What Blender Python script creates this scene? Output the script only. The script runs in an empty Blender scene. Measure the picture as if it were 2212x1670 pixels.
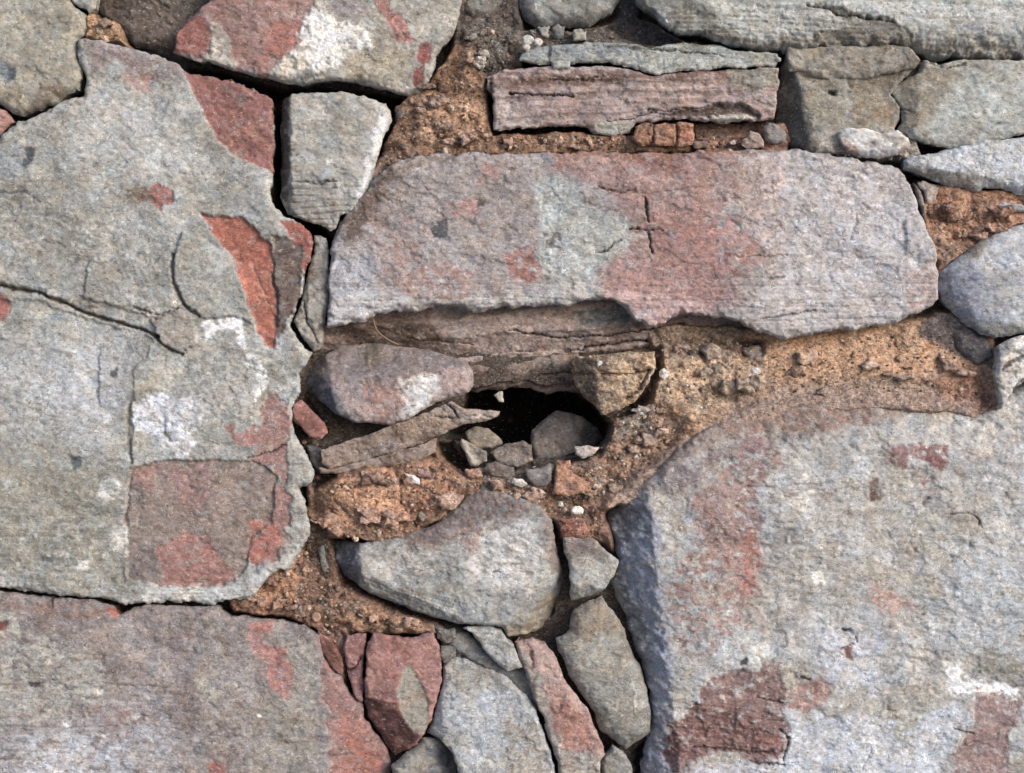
import bpy, math, random
import numpy as np

# ------------------------------------------------------------------ camera, light, exposure
S = 2212.0                      # layout units per metre (the wall face is laid out on a 2212 x 1670 sheet = 1 m wide)
CU, CV = 1106.0, 835.0
DIST = 1.75 * S                 # camera distance from the wall face
scene = bpy.context.scene

def world_pt(u, v, z):
    """layout point on the wall (u right, v down, z out of the wall) -> metres"""
    return ((u - CU) / S, -z / S, (CV - v) / S)

cam_d = bpy.data.cameras.new("camera")
cam = bpy.data.objects.new("camera", cam_d)
scene.collection.objects.link(cam)
cam.location = (0, -DIST / S, 0)
cam.rotation_euler = (math.radians(90), 0, 0)
cam_d.sensor_width = 36.0
cam_d.lens = 36.0 * (DIST / S) / 1.0
cam_d.clip_start = 0.02
cam_d.clip_end = 500
scene.camera = cam

SUN_ELEV, SUN_AZ = math.radians(20), math.radians(46)     # azimuth measured to the right of the camera axis
world = bpy.data.worlds.new("World"); scene.world = world; world.use_nodes = True
wn = world.node_tree; bg = wn.nodes["Background"]
sky = wn.nodes.new("ShaderNodeTexSky"); sky.sky_type = 'NISHITA'; sky.sun_disc = False
sky.sun_elevation = SUN_ELEV; sky.sun_rotation = math.pi - SUN_AZ
sky.air_density = 1.0; sky.dust_density = 4.0; sky.ozone_density = 1.0
wn.links.new(sky.outputs[0], bg.inputs[0]); bg.inputs[1].default_value = 0.15
sd = bpy.data.lights.new("sun", 'SUN'); sun = bpy.data.objects.new("sun", sd); scene.collection.objects.link(sun)
sd.energy = 1.4; sd.angle = math.radians(26); sd.color = (1.0, 0.99, 0.975)
sun.location = (2, -3, 3)
from mathutils import Vector
sdir = Vector((math.sin(SUN_AZ) * math.cos(SUN_ELEV), -math.cos(SUN_AZ) * math.cos(SUN_ELEV), math.sin(SUN_ELEV)))
sun.rotation_euler = sdir.to_track_quat('Z', 'Y').to_euler()
vs = scene.view_settings
vs.view_transform = 'Standard'; vs.look = 'None'; vs.gamma = 1; vs.use_curve_mapping = False
vs.exposure = 0.18

# ------------------------------------------------------------------ noise helpers
rs = np.random.RandomState(7)
PERM = rs.permutation(1024).astype(np.int32)
ANG = rs.rand(1024) * 2 * np.pi
GX, GY = np.cos(ANG).astype(np.float32), np.sin(ANG).astype(np.float32)
RND = rs.rand(1024).astype(np.float32)

def pn(x, y, seed=0):
    x = np.asarray(x, np.float32); y = np.asarray(y, np.float32)
    x, y = .829 * x - .559 * y + seed * 17.31, .559 * x + .829 * y + seed * 9.73      # off the lattice axes
    xf = np.floor(x); yf = np.floor(y)
    xi = xf.astype(np.int32); yi = yf.astype(np.int32)
    fx = x - xf; fy = y - yf
    u = fx * fx * fx * (fx * (fx * 6 - 15) + 10); v = fy * fy * fy * (fy * (fy * 6 - 15) + 10)
    def g(ix, iy, dx, dy):
        h = PERM[(PERM[ix & 1023] + iy) & 1023]
        return GX[h] * dx + GY[h] * dy
    a = g(xi, yi, fx, fy); b = g(xi + 1, yi, fx - 1, fy)
    c = g(xi, yi + 1, fx, fy - 1); d = g(xi + 1, yi + 1, fx - 1, fy - 1)
    return ((a + (b - a) * u) * (1 - v) + (c + (d - c) * u) * v) * 1.5

def fbm(x, y, scale, octv=3, seed=0, sx=1.0):
    r = 0; a = 1.0; t = 0
    for i in range(octv):
        r = r + a * pn(x / (scale * sx), y / scale, seed + i * 3.7); t += a
        a *= .55; scale *= .47
    return r / t

def worley(x, y, scale, seed=0):
    x = x / scale + seed * 3.3; y = y / scale + seed * 5.1
    xi = np.floor(x).astype(np.int32); yi = np.floor(y).astype(np.int32)
    f1 = np.full(x.shape, 9., np.float32); idv = np.zeros(x.shape, np.float32)
    for dx in (-1, 0, 1):
        for dy in (-1, 0, 1):
            cx = xi + dx; cy = yi + dy
            h = PERM[(PERM[cx & 1023] + cy) & 1023]
            px = cx + RND[h]; py = cy + RND[PERM[h]]
            d = (x - px) ** 2 + (y - py) ** 2
            m = d < f1
            f1 = np.where(m, d, f1); idv = np.where(m, RND[(h * 7) & 1023], idv)
    return np.sqrt(f1), idv

def facets(x, y, scale, seed=0, ax=1.5, tilt=1.0):
    """broken-rock relief: highest of randomly tilted planes, one per cell"""
    x = x / (scale * ax) + seed * 2.7; y = y / scale + seed * 4.3
    xi = np.floor(x).astype(np.int32); yi = np.floor(y).astype(np.int32)
    best = np.full(x.shape, -9., np.float32)
    for dx in (-1, 0, 1):
        for dy in (-1, 0, 1):
            cx = xi + dx; cy = yi + dy
            h = PERM[(PERM[cx & 1023] + cy) & 1023]; h2 = PERM[(h * 3 + 11) & 1023]
            ex = x - (cx + RND[h]); ey = y - (cy + RND[PERM[h]])
            v = RND[h2] * .5 + tilt * (GX[h2] * ex + GY[h2] * ey) - .9 * (ex * ex + ey * ey)
            best = np.maximum(best, v)
    return best

def sstep(a, b, x):
    t = np.clip((x - a) / (b - a), 0, 1)
    return t * t * (3 - 2 * t)

def sdf(poly, X, Y):
    """signed distance to a polygon, positive inside"""
    P = np.asarray(poly, np.float32); n = len(P)
    d = np.full(X.shape, 1e9, np.float32); ins = np.zeros(X.shape, bool)
    for i in range(n):
        ax, ay = P[i]; bx, by = P[(i + 1) % n]
        ex, ey = bx - ax, by - ay
        wx = X - ax; wy = Y - ay
        t = np.clip((wx * ex + wy * ey) / (ex * ex + ey * ey + 1e-6), 0, 1)
        d = np.minimum(d, (wx - ex * t) ** 2 + (wy - ey * t) ** 2)
        if ay != by:
            c = (ay > Y) != (by > Y)
            ins ^= c & (X < ex * (Y - ay) / ey + ax)
    d = np.sqrt(d)
    return np.where(ins, d, -d)

def ldist(line, X, Y):
    d = np.full(X.shape, 1e9, np.float32)
    for (ax, ay), (bx, by) in zip(line[:-1], line[1:]):
        ex, ey = bx - ax, by - ay
        wx = X - ax; wy = Y - ay
        t = np.clip((wx * ex + wy * ey) / (ex * ex + ey * ey + 1e-6), 0, 1)
        d = np.minimum(d, (wx - ex * t) ** 2 + (wy - ey * t) ** 2)
    return np.sqrt(d)

LIFT = 1.03
def lin(c):
    c = np.asarray(c, np.float32) / 255.0
    c = np.where(c <= .04045, c / 12.92, ((c + .055) / 1.055) ** 2.4)
    y = .3 * c[0] + .55 * c[1] + .15 * c[2]          # the phone picture is muted: pull towards grey, slightly cool
    return (c * .66 + y * .34) * np.array([.925, .985, 1.12], np.float32) * LIFT

# ------------------------------------------------------------------ materials
def rock_material(name, grain=0.21, grain_scale=760, bump=0.42, rough=0.92, pits=0.0, spec=0.25, flake=.34):
    m = bpy.data.materials.new(name); m.use_nodes = True
    nt = m.node_tree; N = nt.nodes; L = nt.links
    b = N["Principled BSDF"]; b.inputs["Roughness"].default_value = rough
    b.inputs["Specular IOR Level"].default_value = spec
    att = N.new("ShaderNodeAttribute"); att.attribute_name = "tint"
    geo = N.new("ShaderNodeNewGeometry")
    def mapped(sx, sy, sz, r=0.0):
        mp = N.new("ShaderNodeMapping"); mp.inputs["Scale"].default_value = (sx, sy, sz)
        mp.inputs["Rotation"].default_value = (.62, .47 + r, .81)      # turn the noise lattice away from the wall's axes
        L.new(geo.outputs["Position"], mp.inputs[0]); return mp.outputs[0]
    def noise(vec, sc, det=3, rg=.6, dist=0.0):
        n = N.new("ShaderNodeTexNoise"); n.inputs["Scale"].default_value = sc
        n.inputs["Detail"].default_value = det; n.inputs["Roughness"].default_value = rg
        n.inputs["Distortion"].default_value = dist
        L.new(vec, n.inputs["Vector"]); return n.outputs[0]
    def math_(op, a, bb, c=None):
        k = N.new("ShaderNodeMath"); k.operation = op
        for i, v in enumerate((a, bb, c)):
            if v is None: continue
            if isinstance(v, (int, float)): k.inputs[i].default_value = v
            else: L.new(v, k.inputs[i])
        return k.outputs[0]
    def ramp(v, lo, hi):
        r = N.new("ShaderNodeMapRange"); r.inputs[1].default_value = lo; r.inputs[2].default_value = hi
        r.interpolation_type = 'SMOOTHSTEP'
        L.new(v, r.inputs[0]); return r.outputs[0]
    nh = noise(mapped(0.8, 1, 1.15), grain_scale * .8, 2, .6, 0)      # short horizontal grain
    oi = N.new("ShaderNodeObjectInfo"); rv = math_('ADD', math_('MULTIPLY', oi.outputs["Random"], .7), .65)
    nm = noise(mapped(.8, 1, 1), 190, 3, .68)
    nl = noise(mapped(1, 1, 1), 28, 3, .55)
    g = nh
    gr = ramp(g, .33, .67)
    nz = N.new("ShaderNodeTexNoise"); nz.inputs["Scale"].default_value = 300; nz.inputs["Detail"].default_value = 1; L.new(geo.outputs["Position"], nz.inputs["Vector"])
    def cells(sx, sz, sc):
        v = N.new("ShaderNodeTexVoronoi"); v.inputs["Scale"].default_value = sc
        wv = N.new("ShaderNodeVectorMath"); wv.operation = 'MULTIPLY_ADD'
        L.new(nz.outputs["Color"], wv.inputs[0]); wv.inputs[1].default_value = (.0035, .0, .0035); L.new(mapped(sx, .6, sz), wv.inputs[2])
        L.new(wv.outputs[0], v.inputs["Vector"])
        sp = N.new("ShaderNodeSeparateColor"); L.new(v.outputs["Color"], sp.inputs[0]); return sp.outputs[0]
    cl = cells(.85, 1.12, 360)
    gr = math_('ADD', math_('MULTIPLY', gr, .45), math_('MULTIPLY', ramp(cl, .15, .85), .55))
    # thin broken flakes: each level of a warped noise is a small step with foot shade and lip light painted into the colour
    def flakes(sx, sz, sc, lv, ds):
        q = math_('MULTIPLY', noise(mapped(sx, 1, sz), sc, 3, .64, 0), lv)
        fr = math_('FRACT', q, None)
        dark = math_('SUBTRACT', 1.0, ramp(fr, .03, .2)); pale = ramp(fr, .78, .98)
        hgt = math_('ADD', math_('FLOOR', q, None), ramp(fr, 0, .12))
        return dark, pale, hgt
    d1, p1, h1 = flakes(.7, 1.2, 58, 7, .5)
    d2, p2, h2 = flakes(1.15, .75, 52, 7, .7)
    sel = ramp(noise(mapped(1, 1, 1), 95, 2, .5), .47, .53)
    def pick_(a, b_):
        return math_('ADD', math_('MULTIPLY', a, math_('SUBTRACT', 1.0, sel)), math_('MULTIPLY', b_, sel))
    fd, fp, fh = pick_(d1, d2), pick_(p1, p2), math_('ADD', math_('MULTIPLY', h1, .6), math_('MULTIPLY', h2, .4))
    br = ramp(noise(mapped(1, 1, 1), 110, 1, .6), .38, .58)            # the steps come and go
    fl_mul = math_('MULTIPLY', math_('SUBTRACT', 1.0, math_('MULTIPLY', math_('MULTIPLY', fd, br), flake)), math_('ADD', 1.0, math_('MULTIPLY', math_('MULTIPLY', fp, br), flake * 1.1)))
    mul = math_('ADD', math_('MULTIPLY', math_('MULTIPLY', math_('SUBTRACT', gr, .5), grain * 2), rv), 1.0)
    mul = math_('MULTIPLY', mul, fl_mul)
    mul = math_('MULTIPLY', mul, math_('ADD', math_('MULTIPLY', nm, .8), .6))
    mul = math_('MULTIPLY', mul, math_('ADD', math_('MULTIPLY', nl, .3), .85))
    # sparse dark grains and pale flecks
    dk = ramp(noise(mapped(.7, 1, 1.2), 300, 1, .5), .64, .72)
    mul = math_('MULTIPLY', mul, math_('SUBTRACT', 1.0, math_('MULTIPLY', dk, .35)))
    mx = N.new("ShaderNodeVectorMath"); mx.operation = 'SCALE'
    L.new(att.outputs["Color"], mx.inputs[0]); L.new(mul, mx.inputs["Scale"])
    fl = ramp(noise(mapped(.8, 1, 1.3), 380, 1, .5), .66, .72)
    mixf = N.new("ShaderNodeMix"); mixf.data_type = 'RGBA'
    L.new(math_('MULTIPLY', fl, .45), mixf.inputs[0])
    L.new(mx.outputs[0], mixf.inputs[6]); mixf.inputs[7].default_value = (.55, .54, .51, 1)
    # faint warm and cool drift between mineral patches
    hue = ramp(noise(mapped(1, 1, 1), 75, 2, .6), .35, .65)
    warm = N.new("ShaderNodeMix"); warm.data_type = 'RGBA'; warm.blend_type = 'MULTIPLY'
    warm.inputs[0].default_value = 1.0
    wc = N.new("ShaderNodeMix"); wc.data_type = 'RGBA'
    L.new(hue, wc.inputs[0]); wc.inputs[6].default_value = (1.035, .99, .955, 1); wc.inputs[7].default_value = (.97, 1.0, 1.045, 1)
    L.new(mixf.outputs[2], warm.inputs[6]); L.new(wc.outputs[2], warm.inputs[7])
    L.new(warm.outputs[2], b.inputs["Base Color"])
    bp = N.new("ShaderNodeBump"); L.new(math_('MULTIPLY', rv, bump), bp.inputs["Strength"]); bp.inputs["Distance"].default_value = .0017
    L.new(math_('ADD', math_('ADD', math_('MULTIPLY', g, .7), math_('MULTIPLY', cl, .35)), math_('ADD', math_('MULTIPLY', nm, .9), math_('MULTIPLY', fh, .45))), bp.inputs["Height"])
    L.new(bp.outputs[0], b.inputs["Normal"])
    return m

M_ROCK = rock_material("weathered_stone")
M_CLAY = rock_material("earth_clay", grain=.36, grain_scale=520, bump=.9, rough=.97, spec=.1, flake=.36)
M_DUST = rock_material("dusty_rubble", grain=.2, grain_scale=500, bump=.5, rough=.95, spec=.1)

# ------------------------------------------------------------------ mesh helpers
def mesh_from(name, V, F, col, mat, smooth=True):
    """V (n,3) float, F list of index arrays (quads k,4 / tris k,3), col (n,3)"""
    me = bpy.data.meshes.new(name)
    me.vertices.add(len(V)); me.vertices.foreach_set("co", V.astype(np.float32).ravel())
    loops = np.concatenate([f.ravel() for f in F]).astype(np.int32)
    tot = np.concatenate([np.full(len(f), f.shape[1], np.int32) for f in F])
    st = np.concatenate([[0], np.cumsum(tot)[:-1]]).astype(np.int32)
    me.loops.add(len(loops)); me.loops.foreach_set("vertex_index", loops)
    me.polygons.add(len(tot)); me.polygons.foreach_set("loop_start", st)
    me.polygons.foreach_set("loop_total", tot)
    me.update(calc_edges=True)
    me.polygons.foreach_set("use_smooth", np.full(len(tot), smooth, bool))
    a = me.attributes.new("tint", 'FLOAT_COLOR', 'POINT')
    c4 = np.ones((len(V), 4), np.float32); c4[:, :3] = col
    a.data.foreach_set("color", c4.ravel())
    me.materials.append(mat)
    return me

def link(name, data, parent=None, loc=(0, 0, 0)):
    o = bpy.data.objects.new(name, data); scene.collection.objects.link(o)
    o.location = loc
    if parent: o.parent = parent
    return o

# pale gravel ground at the foot of the wall (below the frame; its bounce lights the undersides)
gm = bpy.data.materials.new("pale_gravel"); gm.use_nodes = True
_b = gm.node_tree.nodes["Principled BSDF"]; _b.inputs["Roughness"].default_value = .95
_n = gm.node_tree.nodes.new("ShaderNodeTexNoise"); _n.inputs["Scale"].default_value = 60; _n.inputs["Detail"].default_value = 6
_c = gm.node_tree.nodes.new("ShaderNodeValToRGB"); _c.color_ramp.elements[0].color = (.2, .2, .2, 1); _c.color_ramp.elements[1].color = (.34, .34, .34, 1)
_t = gm.node_tree.nodes.new("ShaderNodeTexCoord"); gm.node_tree.links.new(_t.outputs["Object"], _n.inputs["Vector"])
gm.node_tree.links.new(_n.outputs[0], _c.inputs[0]); gm.node_tree.links.new(_c.outputs[0], _b.inputs["Base Color"])
_me = bpy.data.meshes.new("ground"); _me.from_pydata([(-60, -60, 0), (60, -60, 0), (60, 60, 0), (-60, 60, 0)], [], [(0, 1, 2, 3)]); _me.materials.append(gm)
ground = link("ground", _me, None, (0, 0, -0.53)); ground["kind"] = "structure"

wall = link("stone_wall", None, None, (0, 0.08, -0.53))
wall["label"] = "rough stone wall of grey and reddish rubble bedded in crumbling orange earth mortar"
wall["category"] = "wall"

# feature tuples -------------------------------------------------------------
def P(poly, col, dz=0, f=4, w=7, d=1.0, a=1.0): return ('p', poly, col, dz, f, w, d, a)
def C(line, w=4, dep=10, col=None): return ('c', line, w, dep, col)
def K(pt, ang, slope, soft=6, jag=6): return ('k', pt, ang, slope, soft, jag)
def T(poly, amp=5, sp=16, tilt=0.0, f=12): return ('t', poly, amp, sp, tilt, f)

seedc = [0]; POLYS = []
def stone(poly, z0=0, cols=((158, 157, 148), (176, 176, 168), (138, 135, 122)), feats=(), bev=16, bd=None,
          rough=1.0, big=9, jag=6, depth=150, h=2.7, name="stone", label=None, parent=wall, closed=False,
          strata=0, ssp=14, stilt=0.0, taper=.12, mat=None, smooth=True, cs=110, cat=None, group=None):
    seedc[0] += 1; sd_ = seedc[0] * 1.37
    poly = np.array(poly, np.float32)
    if parent is not None: POLYS.append(poly)
    if bd is None: bd = bev * 1.1
    x0, y0 = poly.min(0) - 14; x1, y1 = poly.max(0) + 14
    X, Y = np.meshgrid(np.arange(x0, x1 + h, h, dtype=np.float32), np.arange(y0, y1 + h, h, dtype=np.float32))
    wx = jag * fbm(X, Y, 42, 4, sd_) + jag * .3 * fbm(X, Y, 16, 2, sd_ + 50)
    wy = jag * 1.15 * fbm(X, Y, 38, 4, sd_ + 20) + jag * .35 * fbm(X, Y, 16, 2, sd_ + 70)
    WX, WY = X + wx, Y + wy
    D = sdf(poly, WX, WY)
    gy, gx = np.gradient(D, h)
    gl = np.sqrt(gx * gx + gy * gy) + 1e-4; gx /= gl; gy /= gl
    Q = (D[:-1, :-1] > 0) | (D[1:, :-1] > 0) | (D[:-1, 1:] > 0) | (D[1:, 1:] > 0)
    out = D < 0
    XX = np.where(out, X - np.clip(D, -6, 0) * gx * .95, X); YY = np.where(out, Y - np.clip(D, -6, 0) * gy * .95, Y)
    Dp = np.maximum(D, 0)
    # --- relief
    rnd_ = bev >= 20
    bw = bev * ((1 + .4 * fbm(X, Y, 60, 2, sd_ + 5)) if rnd_ else np.clip(.6 + 1.5 * fbm(X, Y, 45, 3, sd_ + 5), .16, 1.5))
    De = np.maximum(Dp + (0 if rnd_ else 4.0) * fbm(X, Y, 26, 3, sd_ + 6, 1.4) * sstep(0, 6, Dp), 0)
    e = np.clip(De / np.maximum(bw, 2), 0, 1)
    Z = bd * ((np.sqrt(np.clip(1 - (1 - e) ** 2, 0, 1)) - 1) if rnd_ else (.6 * (np.sqrt(np.clip(1 - (1 - e) ** 2, 0, 1)) - 1) - .4 * (1 - e) * .7))
    wfx = X + 7 * fbm(X, Y, 30, 3, sd_ + 3); wfy = Y + 7 * fbm(X, Y, 30, 3, sd_ + 4)
    Z += rough * (9.5 * facets(wfx, wfy, 95, sd_) + 4.4 * facets(wfx, wfy, 34, sd_ + 8) + 1.5 * facets(X, Y, 13, sd_ + 11, 1.7)) - 6
    Z += big * fbm(X, Y, 230, 2, sd_ + 9)
    n2 = fbm(X, Y, 62, 4, sd_ + 13)
    rid = 1 - np.abs(fbm(X, Y, 85, 4, sd_ + 17, 1.5)) * 2
    Z += rough * (2.6 * n2 + 1.2 * rid + 1.3 * fbm(X, Y, 11, 3, sd_ + 19, 1.7))
    # small flaked steps
    q = fbm(X, Y, 75, 4, sd_ + 23, 1.6) * 4.0
    fr = q - np.floor(q)
    face = .5 + .55 * ((seedc[0] * .618) % 1.0)          # some faces are smooth and worn, some broken
    Z += rough * 2.1 * face * (np.floor(q) + sstep(.0, .13, fr))
    q = (fbm(X, Y, 170, 5, sd_ + 24, 1.5) + .25) * 3.2; q2f = q - np.floor(q)
    Z += min(rough, 1) * 3.0 * face * (np.floor(q) + sstep(.0, .045, q2f))
    STEP = RND[PERM[(np.floor(q).astype(np.int32) + int(sd_ * 7)) & 1023]] - .5
    # --- colour
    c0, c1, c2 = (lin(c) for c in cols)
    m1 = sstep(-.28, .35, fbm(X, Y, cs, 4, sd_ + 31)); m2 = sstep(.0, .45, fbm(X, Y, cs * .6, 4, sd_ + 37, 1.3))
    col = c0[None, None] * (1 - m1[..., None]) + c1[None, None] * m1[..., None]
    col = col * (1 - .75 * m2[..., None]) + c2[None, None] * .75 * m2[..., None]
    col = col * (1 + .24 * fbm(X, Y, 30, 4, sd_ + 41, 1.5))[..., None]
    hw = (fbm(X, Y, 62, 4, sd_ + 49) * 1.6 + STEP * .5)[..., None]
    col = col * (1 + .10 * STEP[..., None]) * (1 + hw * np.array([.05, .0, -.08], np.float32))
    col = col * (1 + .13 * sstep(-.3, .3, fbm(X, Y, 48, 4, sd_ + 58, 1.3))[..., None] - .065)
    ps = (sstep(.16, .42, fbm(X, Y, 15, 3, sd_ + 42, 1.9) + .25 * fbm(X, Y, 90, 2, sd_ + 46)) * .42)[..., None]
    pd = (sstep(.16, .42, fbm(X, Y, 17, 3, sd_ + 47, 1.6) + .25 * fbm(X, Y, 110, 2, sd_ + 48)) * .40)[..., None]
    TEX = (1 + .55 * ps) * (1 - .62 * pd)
    if strata:
        t = (Y - stilt * X + 26 * fbm(X, Y, 190, 3, sd_ + 43, 2.2) + 5 * fbm(X, Y, 40, 2, sd_ + 44, 3)) / ssp
        k = np.floor(t); fr = t - k
        hv = RND[(PERM[(k.astype(np.int32)) & 1023])]
        Z += strata * ((hv - .5) * 1.2 * sstep(0, .25, fr) + (RND[(PERM[(k.astype(np.int32) - 1) & 1023])] - .5) * 1.2 * (1 - sstep(0, .25, fr)))
        Z -= strata * .8 * np.exp(-((fr - .02) / .07) ** 2) * sstep(-.1, .3, fbm(X, Y, 70, 2, sd_ + 45, 3))
        col = col * (1 + (hv - .5) * .22)[..., None]
    fx = X + 3.2 * fbm(X, Y, 8, 2, sd_ + 55); fy = Y + 3.2 * fbm(X, Y, 8, 2, sd_ + 57)
    n_w1 = fbm(X, Y, 34, 4, sd_ + 51); n_w2 = fbm(X, Y, 34, 4, sd_ + 53)
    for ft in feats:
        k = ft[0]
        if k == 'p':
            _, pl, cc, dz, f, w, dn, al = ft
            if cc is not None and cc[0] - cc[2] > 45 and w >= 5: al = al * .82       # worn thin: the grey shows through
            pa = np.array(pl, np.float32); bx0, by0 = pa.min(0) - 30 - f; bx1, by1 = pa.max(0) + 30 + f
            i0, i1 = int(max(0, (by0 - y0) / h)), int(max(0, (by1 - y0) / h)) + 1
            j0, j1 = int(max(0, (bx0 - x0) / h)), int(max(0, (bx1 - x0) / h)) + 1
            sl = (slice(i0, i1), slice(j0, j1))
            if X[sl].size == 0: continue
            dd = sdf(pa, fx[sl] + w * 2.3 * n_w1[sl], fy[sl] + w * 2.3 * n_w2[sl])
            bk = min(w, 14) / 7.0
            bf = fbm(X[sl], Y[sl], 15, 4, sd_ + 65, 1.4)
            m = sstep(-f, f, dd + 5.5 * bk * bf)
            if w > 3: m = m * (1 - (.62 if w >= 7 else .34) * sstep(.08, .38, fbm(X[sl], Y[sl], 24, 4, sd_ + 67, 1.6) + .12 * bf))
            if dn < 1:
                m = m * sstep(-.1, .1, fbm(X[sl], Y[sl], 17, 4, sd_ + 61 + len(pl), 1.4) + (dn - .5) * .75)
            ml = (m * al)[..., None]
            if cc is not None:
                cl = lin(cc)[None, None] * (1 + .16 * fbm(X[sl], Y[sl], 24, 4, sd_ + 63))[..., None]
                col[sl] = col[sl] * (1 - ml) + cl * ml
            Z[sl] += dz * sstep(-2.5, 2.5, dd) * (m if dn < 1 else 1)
        elif k == 'c':
            _, ln, w, dep, cc = ft
            d = ldist(ln, fx + 7 * n_w1, fy + 7 * n_w2)
            ww = w * (.75 + .6 * n2)
            m = sstep(1.35, .2, d / np.maximum(ww * 1.1, 1.4))
            Z -= dep * m
            if cc is not None:
                ml = np.clip(m * 1.15, 0, 1)[..., None]; col = col * (1 - ml) + lin(cc)[None, None] * ml
        elif k == 'k':
            _, pt, ang, slope, soft, jg = ft
            a = math.radians(ang); dx, dy = math.cos(a), -math.sin(a)
            t = (X - pt[0]) * dx + (Y - pt[1]) * dy + jg * n_w1 * 1.6
            Z -= slope * np.where(t > soft, t - soft / 2, np.where(t > 0, t * t / (2 * soft), 0))
        elif k == 't':
            _, pl, amp, sp, tilt, f = ft
            m = sstep(-f, f, sdf(pl, fx + 9 * n_w1, fy + 9 * n_w2))
            t = (Y - tilt * X + 14 * fbm(X, Y, 150, 3, sd_ + 71, 2.5)) / sp
            kk = np.floor(t); fr = t - kk
            Z -= m * amp * (np.exp(-(fr / .12) ** 2) + (RND[PERM[kk.astype(np.int32) & 1023]] - .3) * .9)
    col = col * TEX
    Z = z0 + Z
    # --- pick vertices / quads
    used = np.zeros(X.shape, bool)
    used[:-1, :-1] |= Q; used[1:, :-1] |= Q; used[:-1, 1:] |= Q; used[1:, 1:] |= Q
    idx = np.full(X.shape, -1, np.int64); n = int(used.sum()); idx[used] = np.arange(n)
    f = np.stack([idx[:-1, :-1][Q], idx[1:, :-1][Q], idx[1:, 1:][Q], idx[:-1, 1:][Q]], 1)
    U, Vv, Zz, cc = XX[used], YY[used], Z[used], col[used]
    ngx, ngy = gx[used], gy[used]
    e = np.concatenate([f[:, [0, 1]], f[:, [1, 2]], f[:, [2, 3]], f[:, [3, 0]]])
    key = e[:, 0] * n + e[:, 1]; rev = e[:, 1] * n + e[:, 0]
    be = e[~np.isin(key, rev)]
    bv = np.unique(be); mp = np.full(n, -1, np.int64); mp[bv] = np.arange(len(bv))
    ctr = np.array([U.mean(), Vv.mean()])
    faces = [f]; lastb = bv; base = n
    Us, Vs, Zs, Cs = [U], [Vv], [Zz], [cc]
    levels = [(6, .3), (18, 1.6), (42, 4), (90, 9), (depth, 16)] if not closed else [(depth * .12, .5), (depth * .35, depth * .08), (depth * .6, depth * .2), (depth * .85, depth * .42)]
    pu, pv = U[bv], Vv[bv]
    zr = Zz[bv]; prev = bv
    for li, (dp, ins_) in enumerate(levels):
        jit = fbm(pu + dp * 3, pv - dp * 2, 24, 2, sd_ + 80)
        ins2 = ins_ * (1 + taper * 2) + jit * min(ins_, 4)
        nu = pu + ngx[bv] * ins2; nv_ = pv + ngy[bv] * ins2
        if closed:
            sh = (.03, .14, .32, .6)[li]; nu = pu + (ctr[0] - pu) * sh; nv_ = pv + (ctr[1] - pv) * sh
        nz = zr - dp + jit * 3 * min(1, dp / 18)
        Us.append(nu); Vs.append(nv_); Zs.append(nz); Cs.append(cc[bv] * .92)
        cur = base + np.arange(len(bv)); base += len(bv)
        pm = np.full(n, -1, np.int64); pm[bv] = prev; cm = np.full(n, -1, np.int64); cm[bv] = cur
        faces.append(np.stack([pm[be[:, 0]], cm[be[:, 0]], cm[be[:, 1]], pm[be[:, 1]]], 1)[:, ::-1])
        prev = cur
    if closed:
        Us.append([ctr[0]]); Vs.append([ctr[1]]); Zs.append([zr.mean() - depth]); Cs.append(cc.mean(0)[None])
        faces.append(np.stack([cm[be[:, 1]], cm[be[:, 0]], np.full(len(be), base)], 1)[:, ::-1])
    U = np.concatenate(Us); Vv = np.concatenate(Vs); Zz = np.concatenate(Zs); cc = np.concatenate(Cs)
    k = (DIST - (z0 - bd * .5)) / DIST         # real position of a stone set back from the wall face
    U = CU + (U - CU) * k; Vv = CV + (Vv - CV) * k
    cu, cv = CU + (ctr[0] - CU) * k, CV + (ctr[1] - CV) * k
    co = np.stack([(U - cu) / S, -(Zz - z0) / S, (cv - Vv) / S], 1)
    me = mesh_from(name, co, faces, np.clip(cc, .004, .9), mat or M_ROCK, smooth)
    loc = Vector(world_pt(cu, cv, z0))
    if parent: loc = loc - parent.location
    o = link(name, me, parent, loc)
    if label: o["label"] = label
    if cat: o["category"] = cat
    if group: o["group"] = group
    return o

# ------------------------------------------------------------------ colours read off the photograph (sRGB)
GG = ((156, 155, 146), (174, 174, 166), (140, 137, 124))         # green-grey stone
BG = ((158, 160, 160), (176, 178, 180), (146, 142, 136))         # cooler grey
PK = ((158, 136, 130), (172, 158, 152), (142, 120, 114))         # pinkish grey
PG = ((138, 125, 121), (152, 143, 140), (126, 108, 103))         # purple grey
RD = ((154, 104, 97), (166, 116, 106), (138, 92, 86))              # brick red
BR = ((170, 142, 128), (184, 160, 146), (146, 120, 106))            # brown laminated
TN = ((142, 132, 114), (156, 148, 132), (124, 112, 94))          # tan
DG = ((112, 110, 106), (128, 125, 118), (96, 93, 90))            # dark grey
CL = ((160, 114, 76), (182, 140, 98), (132, 92, 62))             # orange clay
RED = (156, 104, 95); RORG = (178, 98, 72); PKR = (174, 112, 100); WHT = (226, 224, 222); BLU = (138, 146, 158)
PURP = (146, 130, 127); OLV = (122, 118, 104); DBL = (84, 88, 98); DRT = (74, 62, 54); GRY = (170, 170, 164)
PNKG = (164, 144, 140); LGR = (186, 187, 186); DRED = (132, 78, 70); BRN = (120, 104, 90); CLY = (164, 112, 72)

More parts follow.
